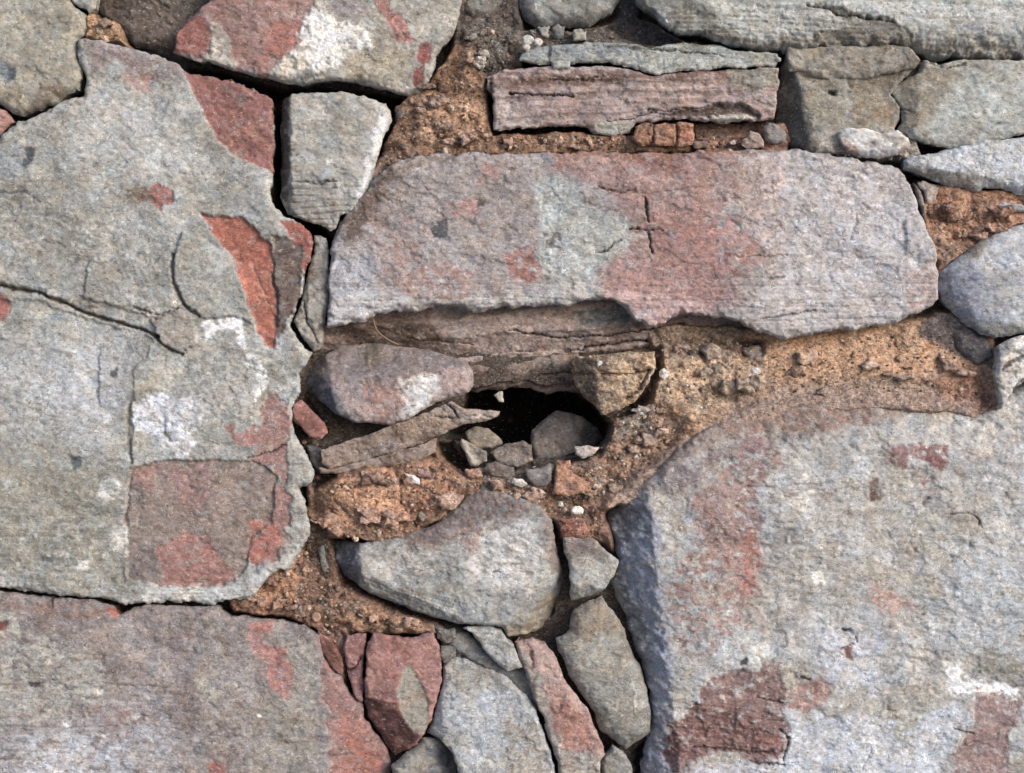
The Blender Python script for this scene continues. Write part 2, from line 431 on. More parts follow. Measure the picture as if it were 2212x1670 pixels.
# ------------------------------------------------------------------ the stones of the wall
# 1 top-left
stone([(-330,-300),(150,-300),(151,0),(160,15),(185,30),(193,63),(170,86),(165,113),(178,146),(173,194),(127,218),(100,231),(67,247),(50,252),(30,246),(13,231),(0,224),(-330,215)],
      z0=6, cols=((150,146,130),(164,160,145),(134,129,112)), bev=20, label="green-grey stone in the top left corner with a blue-black inclusion",
      feats=[P([(0,130),(22,140),(38,150),(35,172),(20,178),(0,165)],(116,122,124),-1,5,3), P([(20,150),(38,152),(36,174),(22,174)],(78,88,98),-1,3,2),
             P([(-100,170),(0,180),(90,215),(60,245),(0,220)],(148,136,112),0,14), K((120,205),-60,.5), P([(90,190),(160,190),(120,225),(60,245)],(138,124,104),0,8)])
stone([(152,-90),(222,-90),(213,0),(205,20),(192,30),(168,14),(156,0)], z0=-2, cols=GG, bev=12, label="small grey stone wedged at the top edge beside the corner stone")
# 2 recessed stone, its shade put into the dark colours
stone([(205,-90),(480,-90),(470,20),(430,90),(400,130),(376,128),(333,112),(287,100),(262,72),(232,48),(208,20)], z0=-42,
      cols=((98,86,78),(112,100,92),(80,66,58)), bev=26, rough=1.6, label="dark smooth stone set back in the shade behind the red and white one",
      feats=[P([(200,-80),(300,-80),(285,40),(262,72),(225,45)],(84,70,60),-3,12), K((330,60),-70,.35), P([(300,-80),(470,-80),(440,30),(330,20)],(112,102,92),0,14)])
# 3 top stone with red and white
stone([(470,-300),(455,3),(433,17),(400,47),(383,73),(374,113),(393,121),(460,138),(520,155),(566,166),(616,180),(666,180),(736,172),(770,179),(836,194),(880,207),(905,200),(923,186),(933,160),(943,120),(970,87),(986,60),(994,27),(996,0),(1000,-300)],
      z0=18, cols=((158,153,142),(174,170,160),(140,134,122)), bev=13, bd=18, h=2.5, label="pale stone streaked brick red with a crusty white patch, along the top edge",
      feats=[P([(380,-80),(690,-80),(680,10),(668,25),(655,60),(640,80),(637,110),(610,130),(590,155),(570,165),(510,148),(500,100),(480,60),(466,48),(458,60),(455,100),(448,118),(430,125),(370,118),(380,70),(430,10)],RED,-2,3,5),
             P([(372,60),(420,30),(455,60),(450,120),(370,118)],(150,84,74),-1,4),
             P([(458,48),(482,52),(492,100),(500,120),(470,124),(450,118)],(158,146,134),1,4), P([(455,88),(482,90),(484,118),(458,124)],(206,190,168),1,4,5,.7),
             P([(665,25),(690,22),(730,45),(790,70),(800,100),(770,130),(720,150),(640,168),(600,160),(596,150),(632,115),(640,80)],(212,210,203),3,4,9,.78),
             P([(670,28),(700,22),(720,60),(740,120),(700,145),(645,150),(640,90)],(219,217,212),2,4,8,.85),
             P([(600,150),(625,110),(665,130),(660,165),(620,172)],(214,202,178),2,4,6,.8),
             P([(830,20),(865,30),(890,80),(885,100),(860,92),(840,60)],(188,110,92),-1,4,6), P([(805,-10),(840,-10),(840,25),(815,30)],(168,104,90),0,5,6),
             P([(912,95),(940,95),(930,130),(915,150),(897,130)],(150,84,78),-2,3,4), P([(896,150),(918,150),(912,185),(893,188)],(150,84,78),-2,3,4),
             P([(590,40),(660,50),(640,110),(570,140)],(176,106,88),0,12), P([(700,-40),(800,-40),(790,40),(720,30)],(150,138,134),0,10),
             P([(740,110),(880,110),(880,170),(760,170)],(166,154,128),0,14), P([(920,40),(990,-60),(992,30),(940,120)],(168,164,150),0,10), K((720,160),-90,.5)])
# 4 great left stone
stone([(-330,306),(0,302),(15,286),(37,263),(57,258),(100,241),(127,225),(175,203),(186,178),(174,132),(169,100),(172,87),(187,83),(233,90),(293,107),(353,123),(386,140),(400,154),(466,163),(540,190),(590,217),(591,266),(589,366),(589,433),(615,466),(652,483),(674,513),(677,545),(664,572),(657,602),(651,642),(631,679),(626,702),(649,738),(672,765),(650,805),(650,845),(634,865),(628,908),(639,952),(662,982),(680,1018),(677,1045),(649,1052),(662,1085),(670,1150),(650,1191),(626,1226),(579,1242),(549,1292),(519,1296),(466,1302),(459,1304),(310,1299),(290,1303),(273,1312),(253,1299),(193,1289),(110,1284),(0,1269),(-330,1266)],
      z0=12, jag=9, cols=GG, bev=14, bd=17, big=16, h=2.6, cs=130, label="great green-grey stone down the left side with brick red faces and white scale",
      feats=[P([(180,85),(293,107),(392,140),(405,170),(340,172),(300,195),(250,130),(200,150)],PURP,0,12),
             P([(268,160),(325,165),(325,205),(285,200)],(162,118,106),0,7), P([(298,222),(342,235),(358,272),(318,256)],(124,120,106),-1,6,5,.7),
             P([(396,152),(466,160),(533,186),(594,213),(596,375),(555,360),(520,345),(470,302),(440,245),(420,200)],(152,96,88),-7,2.5,4),
             P([(470,230),(560,260),(570,330),(500,310)],(166,112,92),0,14,9,.6),
             P([(180,200),(300,200),(420,300),(440,380),(300,400),(160,330)],(176,176,170),0,40), P([(0,400),(140,400),(280,520),(260,640),(100,600),(0,520)],(148,146,136),0,30,8,.7),
             P([(430,458),(466,466),(520,470),(550,490),(583,528),(590,560),(596,620),(602,690),(594,750),(572,752),(548,690),(522,605),(505,560),(470,515)],RORG,-9,2.5,4),
             P([(590,506),(625,512),(650,530),(655,590),(645,650),(622,690),(600,735),(596,690),(588,600)],(116,96,86),-6,3,5),
             P([(606,478),(652,483),(680,513),(676,550),(662,590),(654,580),(655,540),(630,512)],(158,84,70),-5,3,4),
             P([(540,560),(575,560),(580,650),(560,680)],(192,116,88),0,8,6,.6),
             P([(278,432),(318,414),(345,397),(376,404),(380,440),(352,457),(328,440),(300,440)],(160,80,66),-3,3,6,.8), P([(255,415),(320,405),(340,440),(280,445)],(136,124,108),-2,6,5,.7),
             P([(55,316),(83,320),(74,350),(53,373),(38,353),(60,343)],(84,88,98),-2,2.5,3), P([(0,320),(50,310),(55,370),(0,380)],(148,156,158),0,14),
             C([(-20,414),(30,418),(55,416),(90,438)],3.5,2,(98,102,108)), C([(160,222),(170,205)],3,3,(120,90,84)),
             P([(436,700),(470,690),(518,688),(536,745),(530,757),(516,745),(508,712),(470,712),(448,738)],(224,224,226),1,3,5,.8),
             P([(530,765),(555,770),(578,800),(572,850),(548,872),(540,820)],(228,228,228),1,3,6,.7),
             P([(284,872),(330,850),(385,862),(432,850),(446,890),(430,930),(412,985),(380,970),(340,945),(288,930)],(203,206,212),2,4,9,.74),
             P([(296,880),(340,858),(370,880),(375,920),(340,930),(300,915)],(208,211,218),1,4,7,.9), P([(340,945),(410,960),(400,990),(360,985)],(206,208,210),1,4,8,.7),
             P([(400,760),(560,780),(560,900),(430,930)],(166,164,156),2,20,9,.7),
             P([(579,858),(628,862),(626,952),(622,1018),(629,1104),(624,1162),(600,1215),(545,1228),(536,1140),(585,1075),(606,1040),(592,1010),(548,1000),(560,965),(520,945),(566,920),(560,885)],RED,-4,3,9),
             P([(485,920),(510,915),(505,945)],RED,-2,3,4), P([(495,940),(550,925),(565,945),(520,970)],(166,110,102),-1,5,7,.7),
             P([(285,1008),(400,990),(560,998),(600,1028),(596,1078),(588,1130),(545,1160),(534,1228),(500,1262),(345,1264),(274,1247),(276,1140),(266,1130)],(144,126,116),-8,2.5,4),
             P([(360,1010),(450,1000),(470,1080),(400,1110)],(156,120,112),0,18), P([(285,1010),(340,1008),(330,1060),(285,1060)],(156,112,102),0,8,8,.7),
             P([(346,1180),(384,1152),(446,1148),(462,1180),(510,1240),(496,1264),(346,1264)],(168,112,102),-1,5,9), P([(538,1120),(600,1130),(610,1180),(560,1222),(538,1200)],(176,98,80),0,5,7,.8),
             P([(276,1180),(340,1180),(342,1250),(276,1246)],(128,116,110),0,8),
             P([(-330,970),(250,1000),(265,1240),(-330,1240)],(148,145,130),0,40,12,.8), P([(0,1080),(200,1070),(240,1230),(0,1220)],(136,134,122),0,26,12,.5),
             P([(-60,740),(290,700),(292,780),(260,900),(220,1000),(0,880)],(168,171,170),0,34), P([(100,800),(250,780),(260,880),(130,900)],(176,180,186),0,22,9,.6),
             P([(240,1150),(275,1145),(275,1200),(240,1190)],(206,206,200),1,4,6,.6), P([(170,1210),(195,1210),(195,1228),(170,1228)],(214,214,208),1,3,3), P([(225,1030),(270,1030),(265,1080),(200,1070)],(208,208,202),1,6,8,.55),
             P([(153,985),(176,985),(178,1005),(166,1022),(155,1005)],(96,106,108),-1,3,3), P([(108,676),(136,674),(138,696),(108,696)],(130,138,142),-1,3,3), P([(235,800),(256,798),(252,814),(238,812)],(86,90,94),-3,3,3),
             P([(-10,632),(20,640),(28,665),(10,690),(-10,690)],(168,98,84),-2,4,4), P([(85,1202),(118,1205),(115,1214),(92,1214)],(96,100,104),-2,3,3),
             P([(330,690),(372,670),(420,684),(424,740),(395,766),(352,742)],(150,142,130),11,2.5,4),
             P([(-330,640),(83,650),(187,690),(300,716),(340,735),(290,800),(285,1000),(270,1260),(-330,1260)],None,-5,3,5),
             P([(374,556),(374,610),(400,660),(440,690),(500,684),(545,700),(530,600),(500,560),(440,520),(400,500)],None,9,3,5), P([(200,560),(372,560),(385,660),(350,690),(280,672),(180,640)],None,7,4,7), P([(-330,440),(120,470),(300,560),(290,660),(180,665),(90,625),(0,610),(-330,600)],None,5,7,7),
             P([(310,1268),(420,1266),(500,1270),(560,1235),(640,1180),(652,1195),(570,1262),(540,1296),(310,1300)],(184,184,178),2,4,5),
             P([(632,960),(660,985),(678,1020),(676,1042),(650,1056),(660,1090),(668,1150),(640,1190),(628,1160),(636,1060)],(162,158,148),2,4,5),
             C([(-60,612),(0,618),(83,632),(130,650),(187,678),(250,695),(300,710),(345,728)],5,16,(112,102,88)), C([(375,552),(378,610),(400,660),(432,682)],5,12,(110,104,92)),
             C([(290,665),(330,678),(360,680),(382,668)],3,7,(118,110,98)), C([(340,725),(365,755),(395,768)],3.5,9,(104,98,88)), C([(282,870),(276,930),(285,1000)],5,5,(138,128,114)),
             C([(538,990),(575,978),(620,960)],2.4,6,(96,60,54)), C([(540,560),(600,700)],2,2), T([(280,1268),(560,1240),(560,1310),(280,1320)],3,9,.02),
             T([(-330,1090),(260,1100),(270,1290),(-330,1280)],2,16,.05,30), K((40,262),150,.4), C([(466,1304),(540,1290)],3,5)])
# 5 small red at left edge
stone([(-330,228),(0,233),(15,241),(30,256),(32,262),(12,284),(0,298),(-330,303)], z0=-8, cols=((170,120,106),(178,134,120),(152,106,94)), bev=10, label="reddish stone tip at the left edge under the corner stone")
# 6 small trapezoid
stone([(603,212),(629,201),(736,198),(786,206),(833,223),(844,240),(843,266),(826,300),(816,333),(796,410),(770,450),(756,463),(736,466),(728,493),(712,500),(693,484),(653,476),(616,460),(598,420),(599,333),(601,250)],
      z0=8, cols=((160,158,148),(174,172,164),(140,136,126)), bev=12, h=2.4, label="small upright grey stone under the red and white one",
      feats=[K((632,330),182,2.0,8), P([(598,200),(630,205),(628,300),(626,380),(622,450),(597,430)],(98,94,88),0,4), P([(646,212),(668,212),(664,232),(646,232)],(176,150,126),0,4),  # left facet: shade painted over the cut as a dark grey
             T([(620,390),(780,390),(760,500),(620,480)],7,13,-.05), P([(820,240),(843,250),(820,320),(790,410),(765,450),(775,400),(800,320)],(206,206,204),1,4), P([(630,400),(720,400),(740,480),(690,480),(630,460)],(148,142,134),0,6),  # right edge: the light it catches is painted pale
             K((800,330),-18,.5,6), C([(640,392),(690,398),(730,390)],3,6,(110,104,96)), P([(706,346),(718,346),(716,360),(706,358)],WHT,1,3,2)])
# 7 upright sliver
stone([(680,505),(705,515),(708,558),(712,620),(715,652),(703,685),(696,750),(677,760),(648,718),(634,696),(650,652),(661,602),(670,572),(678,545)],
      z0=-12, cols=((150,142,128),(166,158,144),(126,116,102)), bev=12, label="thin upright tan sliver in the joint left of the long pinkish stone",
      feats=[C([(672,640),(690,632),(704,622)],3,6,(80,72,62)), P([(668,610),(705,600),(700,700),(680,715),(662,680)],(172,164,150),5,4,6), C([(655,650),(665,700),(690,740)],3,6,(90,80,70))])
# 8 long pinkish central stone
stone([(712,560),(715,520),(735,480),(762,440),(790,410),(822,372),(866,346),(930,335),(1000,330),(1080,330),(1180,326),(1300,328),(1400,330),(1500,326),(1600,322),(1700,318),(1735,322),(1800,332),(1870,345),(1940,358),(1965,400),(1980,440),(2000,490),(2018,540),(2025,590),(2027,640),(2012,662),(1985,674),(1939,697),(1905,707),(1826,711),(1806,717),(1740,727),(1680,730),(1640,716),(1600,696),(1540,684),(1473,678),(1459,684),(1439,697),(1399,707),(1369,692),(1352,666),(1319,649),(1286,647),(1219,659),(1169,660),(1102,667),(1069,665),(1026,677),(989,665),(949,662),(896,672),(846,676),(800,686),(776,694),(736,702),(706,708),(712,640)],
      z0=14, jag=9, cols=((160,150,146),(172,164,160),(148,134,130)), bev=15, bd=22, h=2.5, big=14, cs=120, label="long pinkish-grey stone in the middle with a dark cross-shaped crack",
      feats=[P([(800,400),(900,360),(1200,350),(1240,420),(1150,500),(1000,520),(850,470)],(148,138,134),0,26,12),
             P([(1180,325),(1600,322),(1600,420),(1540,460),(1560,640),(1520,680),(1300,640),(1290,560),(1370,530),(1330,440),(1290,400),(1190,360)],(160,118,108),0,12,12),
             P([(1340,335),(1480,330),(1460,380),(1380,375)],(136,88,76),-1,12,8,.8), P([(1400,460),(1600,470),(1660,560),(1560,610),(1430,580)],(172,120,110),0,18,10,.7),
             P([(1300,570),(1560,560),(1600,650),(1430,690),(1310,620)],(170,126,118),0,20,10,.75),
             P([(960,440),(1030,432),(1046,450),(1020,470),(975,468)],(180,130,122),0,3,5,.8), P([(1085,545),(1165,540),(1168,600),(1130,615),(1090,590)],(164,102,86),-1,5,8,.75),
             P([(830,560),(1020,580),(1010,650),(880,640)],(168,132,124),0,14,10,.6), P([(780,470),(920,460),(940,640),(830,600)],(162,134,126),0,24,10,.5), P([(1040,350),(1080,350),(1075,395),(1030,400)],(164,124,116),0,5,6,.7),
             P([(1150,390),(1230,385),(1260,440),(1370,480),(1360,540),(1290,590),(1290,650),(1190,650),(1160,540),(1180,470)],(158,162,158),0,12,10), P([(1150,400),(1215,400),(1220,490),(1170,500)],(172,180,176),0,10,7),
             P([(1160,520),(1290,520),(1285,600),(1180,600)],(174,180,178),0,10,9,.6),
             P([(715,540),(800,560),(830,660),(720,690)],(152,153,160),0,16,8), P([(720,560),(770,560),(810,640),(730,640)],(168,170,178),0,12,8,.6), P([(720,620),(900,640),(860,680),(720,698)],(184,184,186),0,8,8,.7),
             P([(1620,340),(1720,330),(1730,400),(1690,470),(1700,560),(1640,520),(1600,420)],(190,170,164),0,14,10,.7),
             P([(1700,325),(1940,360),(2020,560),(2020,650),(1900,700),(1640,720),(1620,640),(1700,560),(1690,420)],(178,173,172),0,20,12), P([(1780,450),(1980,450),(2010,600),(1800,620)],(182,180,184),0,24,10,.7),
             P([(1950,590),(2026,560),(2024,650),(1960,680)],(172,152,146),0,10,8,.7), P([(1560,350),(1660,350),(1640,460),(1540,420)],(158,136,128),0,14,10,.7),
             P([(1290,628),(1480,640),(1540,672),(1440,702),(1400,706),(1350,655)],(186,152,148),0,6,8,.8), P([(1000,640),(1290,610),(1290,650),(1100,668),(1000,668)],(178,174,170),0,7,8,.8),
             P([(950,478),(965,470),(972,500),(958,520),(935,510),(928,488)],(92,90,92),-3,3,5,.8), P([(1030,430),(1048,432),(1046,446),(1032,448)],(84,76,76),-3,2.5,2), P([(1170,510),(1215,505),(1215,540),(1175,535)],(110,106,104),-2,3,6,.5),
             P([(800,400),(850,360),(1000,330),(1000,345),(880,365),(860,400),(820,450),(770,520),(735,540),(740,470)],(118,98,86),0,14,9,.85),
             P([(1180,322),(1700,318),(1700,330),(1400,346),(1200,340)],(150,104,78),0,6,8,.6),
             C([(1391,430),(1397,455),(1401,482)],3,9,(84,64,58)), C([(1399,500),(1402,520),(1408,548)],3.5,9,(84,58,52)), C([(1360,496),(1390,498),(1430,499)],2.5,7,(104,66,58)),
             C([(1292,548),(1312,542),(1325,528),(1340,520)],2.4,6,(86,78,74)), C([(1290,406),(1320,412),(1345,418),(1372,412)],2.4,6,(110,70,64)), C([(1280,408),(1400,420),(1540,400)],1.8,2,(130,96,88)),
             C([(1850,460),(1848,490),(1835,520)],2,3,(130,126,124)), C([(1590,556),(1700,552)],2,3,(120,100,94)), C([(1770,385),(1810,395),(1850,392)],1.8,2,(138,128,124)), C([(1660,602),(1690,600)],2.5,4,(110,106,104)),
             T([(712,600),(2030,600),(2030,740),(712,720)],3.4,15,.0,22), C([(1640,690),(1700,680),(1760,672)],2.6,6,(110,104,100)), K((1400,335),88,.8,14,8), K((780,480),148,.45,40,10)])
# 9 laminated underside layers
stone([(690,705),(760,660),(900,640),(1400,640),(1600,640),(1668,700),(1675,735),(1640,736),(1606,730),(1560,722),(1500,720),(1473,724),(1409,750),(1352,758),(1282,764),(1236,766),(1200,776),(1136,784),(1069,800),(1000,790),(900,778),(760,765),(690,760)],
      z0=-58, cols=BR, bev=10, strata=5, ssp=15, stilt=-.09, h=2.5, depth=260, label="brown laminated rock set back under the long pinkish stone",
      feats=[K((1000,690),-92,.5,30), P([(1230,670),(1350,660),(1360,705),(1250,710)],(116,118,112),0,8,8), C([(1100,712),(1200,730),(1330,722),(1480,700)],2.6,8,(70,56,46)), C([(800,700),(900,735),(1020,742)],2.2,6,(74,58,48)),
             C([(1220,760),(1330,742),(1400,735),(1470,712),(1600,720)],3,9,(62,50,42)), P([(1400,715),(1600,705),(1650,735),(1420,735)],(138,122,104),0,6,6,.7), P([(700,700),(900,690),(1000,760),(760,760)],(96,76,64),0,20)])
stone([(980,782),(1069,790),(1136,775),(1219,765),(1250,762),(1250,812),(1262,850),(1236,846),(1200,848),(1179,853),(1136,836),(1069,842),(1015,846),(990,830)],
      z0=-88, cols=((140,118,104),(146,128,112),(112,95,82)), bev=9, strata=4, ssp=12, stilt=-.08, depth=220, label="lowest brown layer forming the roof of the dark hole",
      feats=[K((1100,800),-90,.5,16), C([(1020,820),(1100,822),(1190,808),(1240,800)],2.4,8,(60,48,40))])
# 14 lower centre stone
stone([(706,1175),(722,1176),(779,1176),(869,1160),(909,1145),(949,1128),(975,1105),(1000,1080),(1018,1060),(1046,1050),(1086,1066),(1126,1078),(1162,1092),(1190,1122),(1198,1155),(1204,1188),(1217,1238),(1227,1278),(1236,1318),(1232,1351),(1202,1371),(1152,1376),(1119,1381),(1099,1378),(1086,1358),(1056,1350),(1029,1352),(986,1349),(936,1338),(886,1324),(836,1304),(803,1291),(769,1271),(736,1251),(714,1215)],
      z0=22, cols=((148,147,140),(162,162,155),(132,127,119)), bev=11, bd=18, h=2.4, label="pale wedge-shaped stone low in the centre under the orange clay",
      feats=[K((780,1200),192,1.0,6), P([(698,1166),(780,1176),(776,1250),(764,1278),(706,1228)],(104,104,112),0,4,5), K((1178,1200),-12,1.4,6), P([(1168,1095),(1200,1130),(1210,1200),(1232,1290),(1200,1260),(1178,1180)],(134,118,112),0,6),  # left facet turned from the sun, its shade painted in too
             K((900,1290),-115,1.1,8), K((1150,1296),-50,1.2,5), P([(1188,1285),(1236,1300),(1236,1352),(1150,1380),(1100,1380),(1090,1360),(1130,1345)],(148,136,118),0,4,5), P([(1100,1370),(1200,1345),(1232,1340),(1202,1372),(1120,1382)],(172,156,128),0,4,4),
             P([(860,1160),(960,1120),(1020,1060),(1060,1052),(1150,1095),(1090,1140),(980,1170),(880,1190)],(128,110,104),0,10,9), K((1040,1135),108,.8,12), P([(1060,1130),(1150,1120),(1180,1220),(1150,1280),(1020,1260),(1000,1180)],(192,190,186),0,22,9,.75),  # dusty top facet, with shade also put into its colour
             P([(780,1195),(960,1190),(960,1230),(800,1250)],(178,174,168),0,12,9,.7), P([(980,1140),(1030,1135),(1040,1180),(1010,1200)],(170,136,124),0,6,8,.6), P([(930,1270),(1060,1290),(1040,1340),(930,1330)],(160,164,162),0,12,9,.7),
             C([(1064,1237),(1080,1234)],2,4,(86,82,80)), C([(740,1262),(820,1300),(920,1335)],4,5,(112,106,98)), T([(760,1240),(1000,1300),(1000,1350),(760,1290)],4,9,.35,8)])
# 15 small block
stone([(1214,1161),(1282,1161),(1319,1195),(1335,1210),(1331,1231),(1313,1261),(1300,1281),(1256,1298),(1238,1307),(1233,1291),(1231,1231),(1219,1191)],
      z0=6, cols=((150,148,140),(166,164,156),(132,126,118)), bev=11, label="small grey block between the pale wedge stone and the big right stone",
      feats=[K((1260,1262),-100,1.0,6), P([(1214,1160),(1290,1160),(1310,1190),(1225,1200)],(132,118,108),0,9), P([(1236,1220),(1290,1215),(1280,1260),(1236,1270)],(172,172,166),0,9,7,.7)])
stone([(1212,1123),(1265,1123),(1270,1145),(1252,1161),(1216,1161)], z0=-6, cols=((164,98,74),(172,112,88),(140,84,64)), bev=8, depth=60, label="small orange-red lump above the small grey block", mat=M_CLAY)
# 16 egg-shaped stone
stone([(1236,1321),(1256,1305),(1302,1290),(1322,1318),(1349,1358),(1356,1391),(1382,1438),(1399,1488),(1408,1548),(1405,1588),(1382,1608),(1352,1626),(1322,1601),(1296,1578),(1282,1534),(1256,1501),(1229,1458),(1207,1404),(1200,1381),(1229,1361)],
      z0=4, cols=((146,142,130),(158,155,144),(130,124,110)), bev=42, bd=30, label="egg-shaped olive-grey stone standing at the bottom centre",
      feats=[P([(1236,1321),(1302,1290),(1350,1365),(1240,1380)],(138,124,104),0,12), C([(1364,1465),(1372,1500),(1368,1540)],3,-2,(178,174,162)), K((1330,1585),-80,.8)])
# 17 pink long stone
stone([(1112,1388),(1152,1379),(1176,1384),(1196,1411),(1216,1458),(1236,1491),(1269,1531),(1289,1578),(1310,1631),(1296,1642),(1302,1950),(1212,1950),(1206,1650),(1186,1600),(1171,1545),(1150,1500),(1136,1452),(1124,1421)],
      z0=8, cols=((164,126,116),(172,142,132),(150,112,102)), bev=14, label="pink leaning stone at the bottom beside the egg-shaped one",
      feats=[P([(1120,1385),(1150,1500),(1180,1600),(1210,1700),(1230,1700),(1215,1590),(1190,1540),(1165,1450)],(154,146,134),0,6), P([(1215,1600),(1300,1630),(1300,1950),(1215,1950)],(164,158,148),0,12),
             P([(1200,1510),(1270,1540),(1285,1610),(1220,1620)],(172,114,98),0,8,8,.8), C([(1147,1408),(1152,1430),(1147,1442)],4,5,(120,78,70)), P([(1186,1520),(1230,1510),(1250,1560),(1200,1590)],(150,104,92),0,8)])
# 18 big grey bottom
stone([(956,1440),(969,1425),(1002,1424),(1069,1446),(1096,1466),(1134,1499),(1160,1536),(1176,1590),(1200,1660),(1208,1950),(1000,1950),(990,1657),(976,1624),(949,1595),(922,1590),(936,1548),(949,1504),(956,1471)],
      z0=12, cols=((160,162,160),(174,177,177),(146,144,138)), bev=16, label="smooth blue-grey stone at the bottom edge right of the red stone",
      feats=[P([(960,1430),(1060,1445),(1120,1490),(960,1500)],(148,144,134),0,10), K((1010,1490),95,.5,14), P([(960,1500),(1110,1500),(1130,1600),(1000,1600)],(166,174,180),0,22), P([(1080,1540),(1170,1560),(1190,1700),(1090,1700)],(162,154,142),0,20,9,.7), K((960,1560),185,.8,8)])
stone([(843,1950),(846,1657),(870,1635),(903,1611),(917,1596),(949,1596),(976,1625),(992,1659),(998,1950)], z0=2, cols=((134,130,122),(148,144,134),(118,114,110)), bev=26, label="rounded dark-grey stone cut by the bottom edge",
      feats=[P([(915,1596),(970,1620),(1000,1950),(940,1950),(925,1640)],(96,98,106),0,8), K((925,1640),-10,.9)])
# 20-22 flakes above it
stone([(1002,1357),(1056,1350),(1082,1358),(1096,1380),(1107,1391),(1129,1443),(1096,1447),(1069,1428),(1046,1404),(1019,1371)], z0=12, cols=((162,162,154),(176,175,168),(146,144,136)), bev=9, label="pale grey angular flake under the tip of the pale wedge stone", depth=80)
stone([(978,1366),(1012,1366),(1046,1400),(1096,1444),(1134,1440),(1158,1490),(1180,1545),(1130,1502),(1090,1466),(1040,1436),(985,1412),(966,1392)], z0=-14, cols=((118,118,116),(130,130,126),(102,102,102)), bev=10, label="dark grey slate tilted behind the pale flake",
      feats=[K((1020,1420),-130,.7)])
stone([(936,1351),(986,1360),(984,1385),(960,1392),(945,1375)], z0=-16, cols=DG, bev=10, label="small grey chip between the wedge stone and the red stone", depth=80)
stone([(953,1392),(985,1390),(985,1420),(958,1432),(950,1415)], z0=-18, cols=DG, bev=8, label="small dark chip beside the top of the blue-grey stone", depth=80)
# 23 red stone
stone([(806,1368),(853,1374),(896,1376),(936,1364),(949,1394),(954,1438),(954,1471),(942,1521),(919,1585),(899,1612),(870,1630),(849,1643),(836,1625),(818,1591),(793,1554),(787,1518),(791,1438),(794,1388)],
      z0=8, cols=RD, bev=11, label="upright brick red stone with an oval grey patch, at the bottom",
      feats=[P([(868,1448),(890,1434),(904,1462),(922,1502),(927,1550),(917,1588),(895,1580),(869,1548),(860,1505)],(152,146,130),-3,3,4), P([(786,1508),(850,1518),(868,1548),(900,1600),(849,1645),(786,1554)],(104,66,62),-2,5,5), K((850,1530),-130,.6,10)])
stone([(748,1372),(788,1368),(790,1388),(786,1421),(784,1516),(768,1511),(755,1475),(748,1444),(742,1404)], z0=-2, cols=RD, bev=8, label="narrow red splinter left of the upright red stone", depth=90,
      feats=[C([(742,1430),(752,1448),(768,1440),(780,1420)],2.6,6,(60,38,34))])
stone([(688,1362),(715,1380),(734,1404),(742,1440),(738,1458),(722,1450),(700,1420),(690,1392)], z0=-10, cols=((136,86,74),(150,100,86),(112,70,60)), bev=8, label="splintered rust-red shard beside the narrow splinter", depth=80, strata=2, ssp=6, stilt=1.6)
# 25 bottom-left stone
stone([(-330,1274),(0,1277),(110,1291),(193,1296),(246,1308),(258,1328),(275,1320),(310,1306),(400,1310),(470,1312),(500,1330),(600,1340),(655,1352),(690,1375),(700,1420),(722,1455),(738,1462),(752,1498),(781,1524),(787,1556),(814,1596),(834,1632),(839,1660),(842,1950),(-330,1950)],
      z0=10, cols=PG, bev=14, h=2.6, cs=150, label="broad purple-grey stone across the bottom left with a red right edge",
      feats=[P([(672,1340),(700,1370),(740,1460),(790,1540),(850,1640),(850,1950),(712,1950),(712,1600),(706,1520),(690,1480),(703,1420),(690,1380)],(152,104,96),-3,5,9), K((712,1540),-8,.45,10), P([(740,1540),(800,1600),(830,1700),(740,1700)],(168,98,80),0,14,9,.7),
             P([(525,1350),(588,1340),(585,1370),(560,1380)],(176,108,98),0,4,6,.8), P([(548,1390),(620,1395),(630,1440),(636,1480),(612,1512),(590,1480),(578,1430)],(184,112,100),0,5,8,.85), P([(528,1350),(560,1352),(600,1500),(580,1460)],(172,112,104),0,5,8,.7),
             P([(0,1300),(90,1295),(250,1318),(230,1340),(100,1330)],(146,112,96),0,9,9,.7), P([(234,1312),(260,1312),(258,1334),(240,1330)],(162,92,74),0,3,3), P([(0,1320),(40,1325),(50,1370),(0,1370)],(164,160,148),2,4,6), P([(-10,1335),(20,1345),(15,1362),(-10,1360)],(130,72,58),-3,4,4),
             P([(-330,1400),(90,1370),(240,1430),(230,1520),(60,1560),(-330,1560)],(160,158,148),0,30,12,.7), P([(-330,1560),(180,1560),(340,1500),(390,1560),(360,1950),(-330,1950)],(160,157,160),0,34,12,.75), P([(40,1590),(200,1580),(300,1620),(160,1950),(20,1950)],(182,184,190),0,22,12,.6),
             P([(400,1330),(470,1330),(540,1380),(560,1440),(600,1500),(560,1560),(540,1700),(420,1700),(430,1480)],(150,142,136),0,28,12,.6), P([(560,1500),(680,1500),(690,1950),(520,1950)],(146,140,128),0,26,12,.7), P([(600,1370),(680,1375),(695,1480),(650,1540),(640,1440)],(154,150,140),0,14,9,.7),
             P([(430,1450),(470,1455),(480,1500),(420,1520)],(166,164,152),0,6,6,.7), P([(450,1645),(490,1640),(490,1680),(455,1680)],(168,92,76),0,4,5,.8), P([(138,1556),(156,1556),(154,1572),(138,1570)],(212,210,203),1,2.5,2), P([(210,1488),(222,1488),(222,1500),(210,1500)],(210,206,196),1,2.5,2), P([(557,1540),(565,1540),(565,1548),(557,1548)],(240,238,230),2,2,1),
             P([(62,1472),(86,1474),(84,1486),(66,1484)],(84,80,84),-3,3,3), C([(20,1375),(50,1382),(110,1400),(250,1420)],2.5,2,(150,144,136)), P([(180,1530),(260,1520),(360,1540),(250,1580)],(152,116,104),0,14,10,.5),
             K((600,1352),80,.8,10), T([(-330,1440),(400,1440),(400,1950),(-330,1950)],1.8,18,.02,40)])
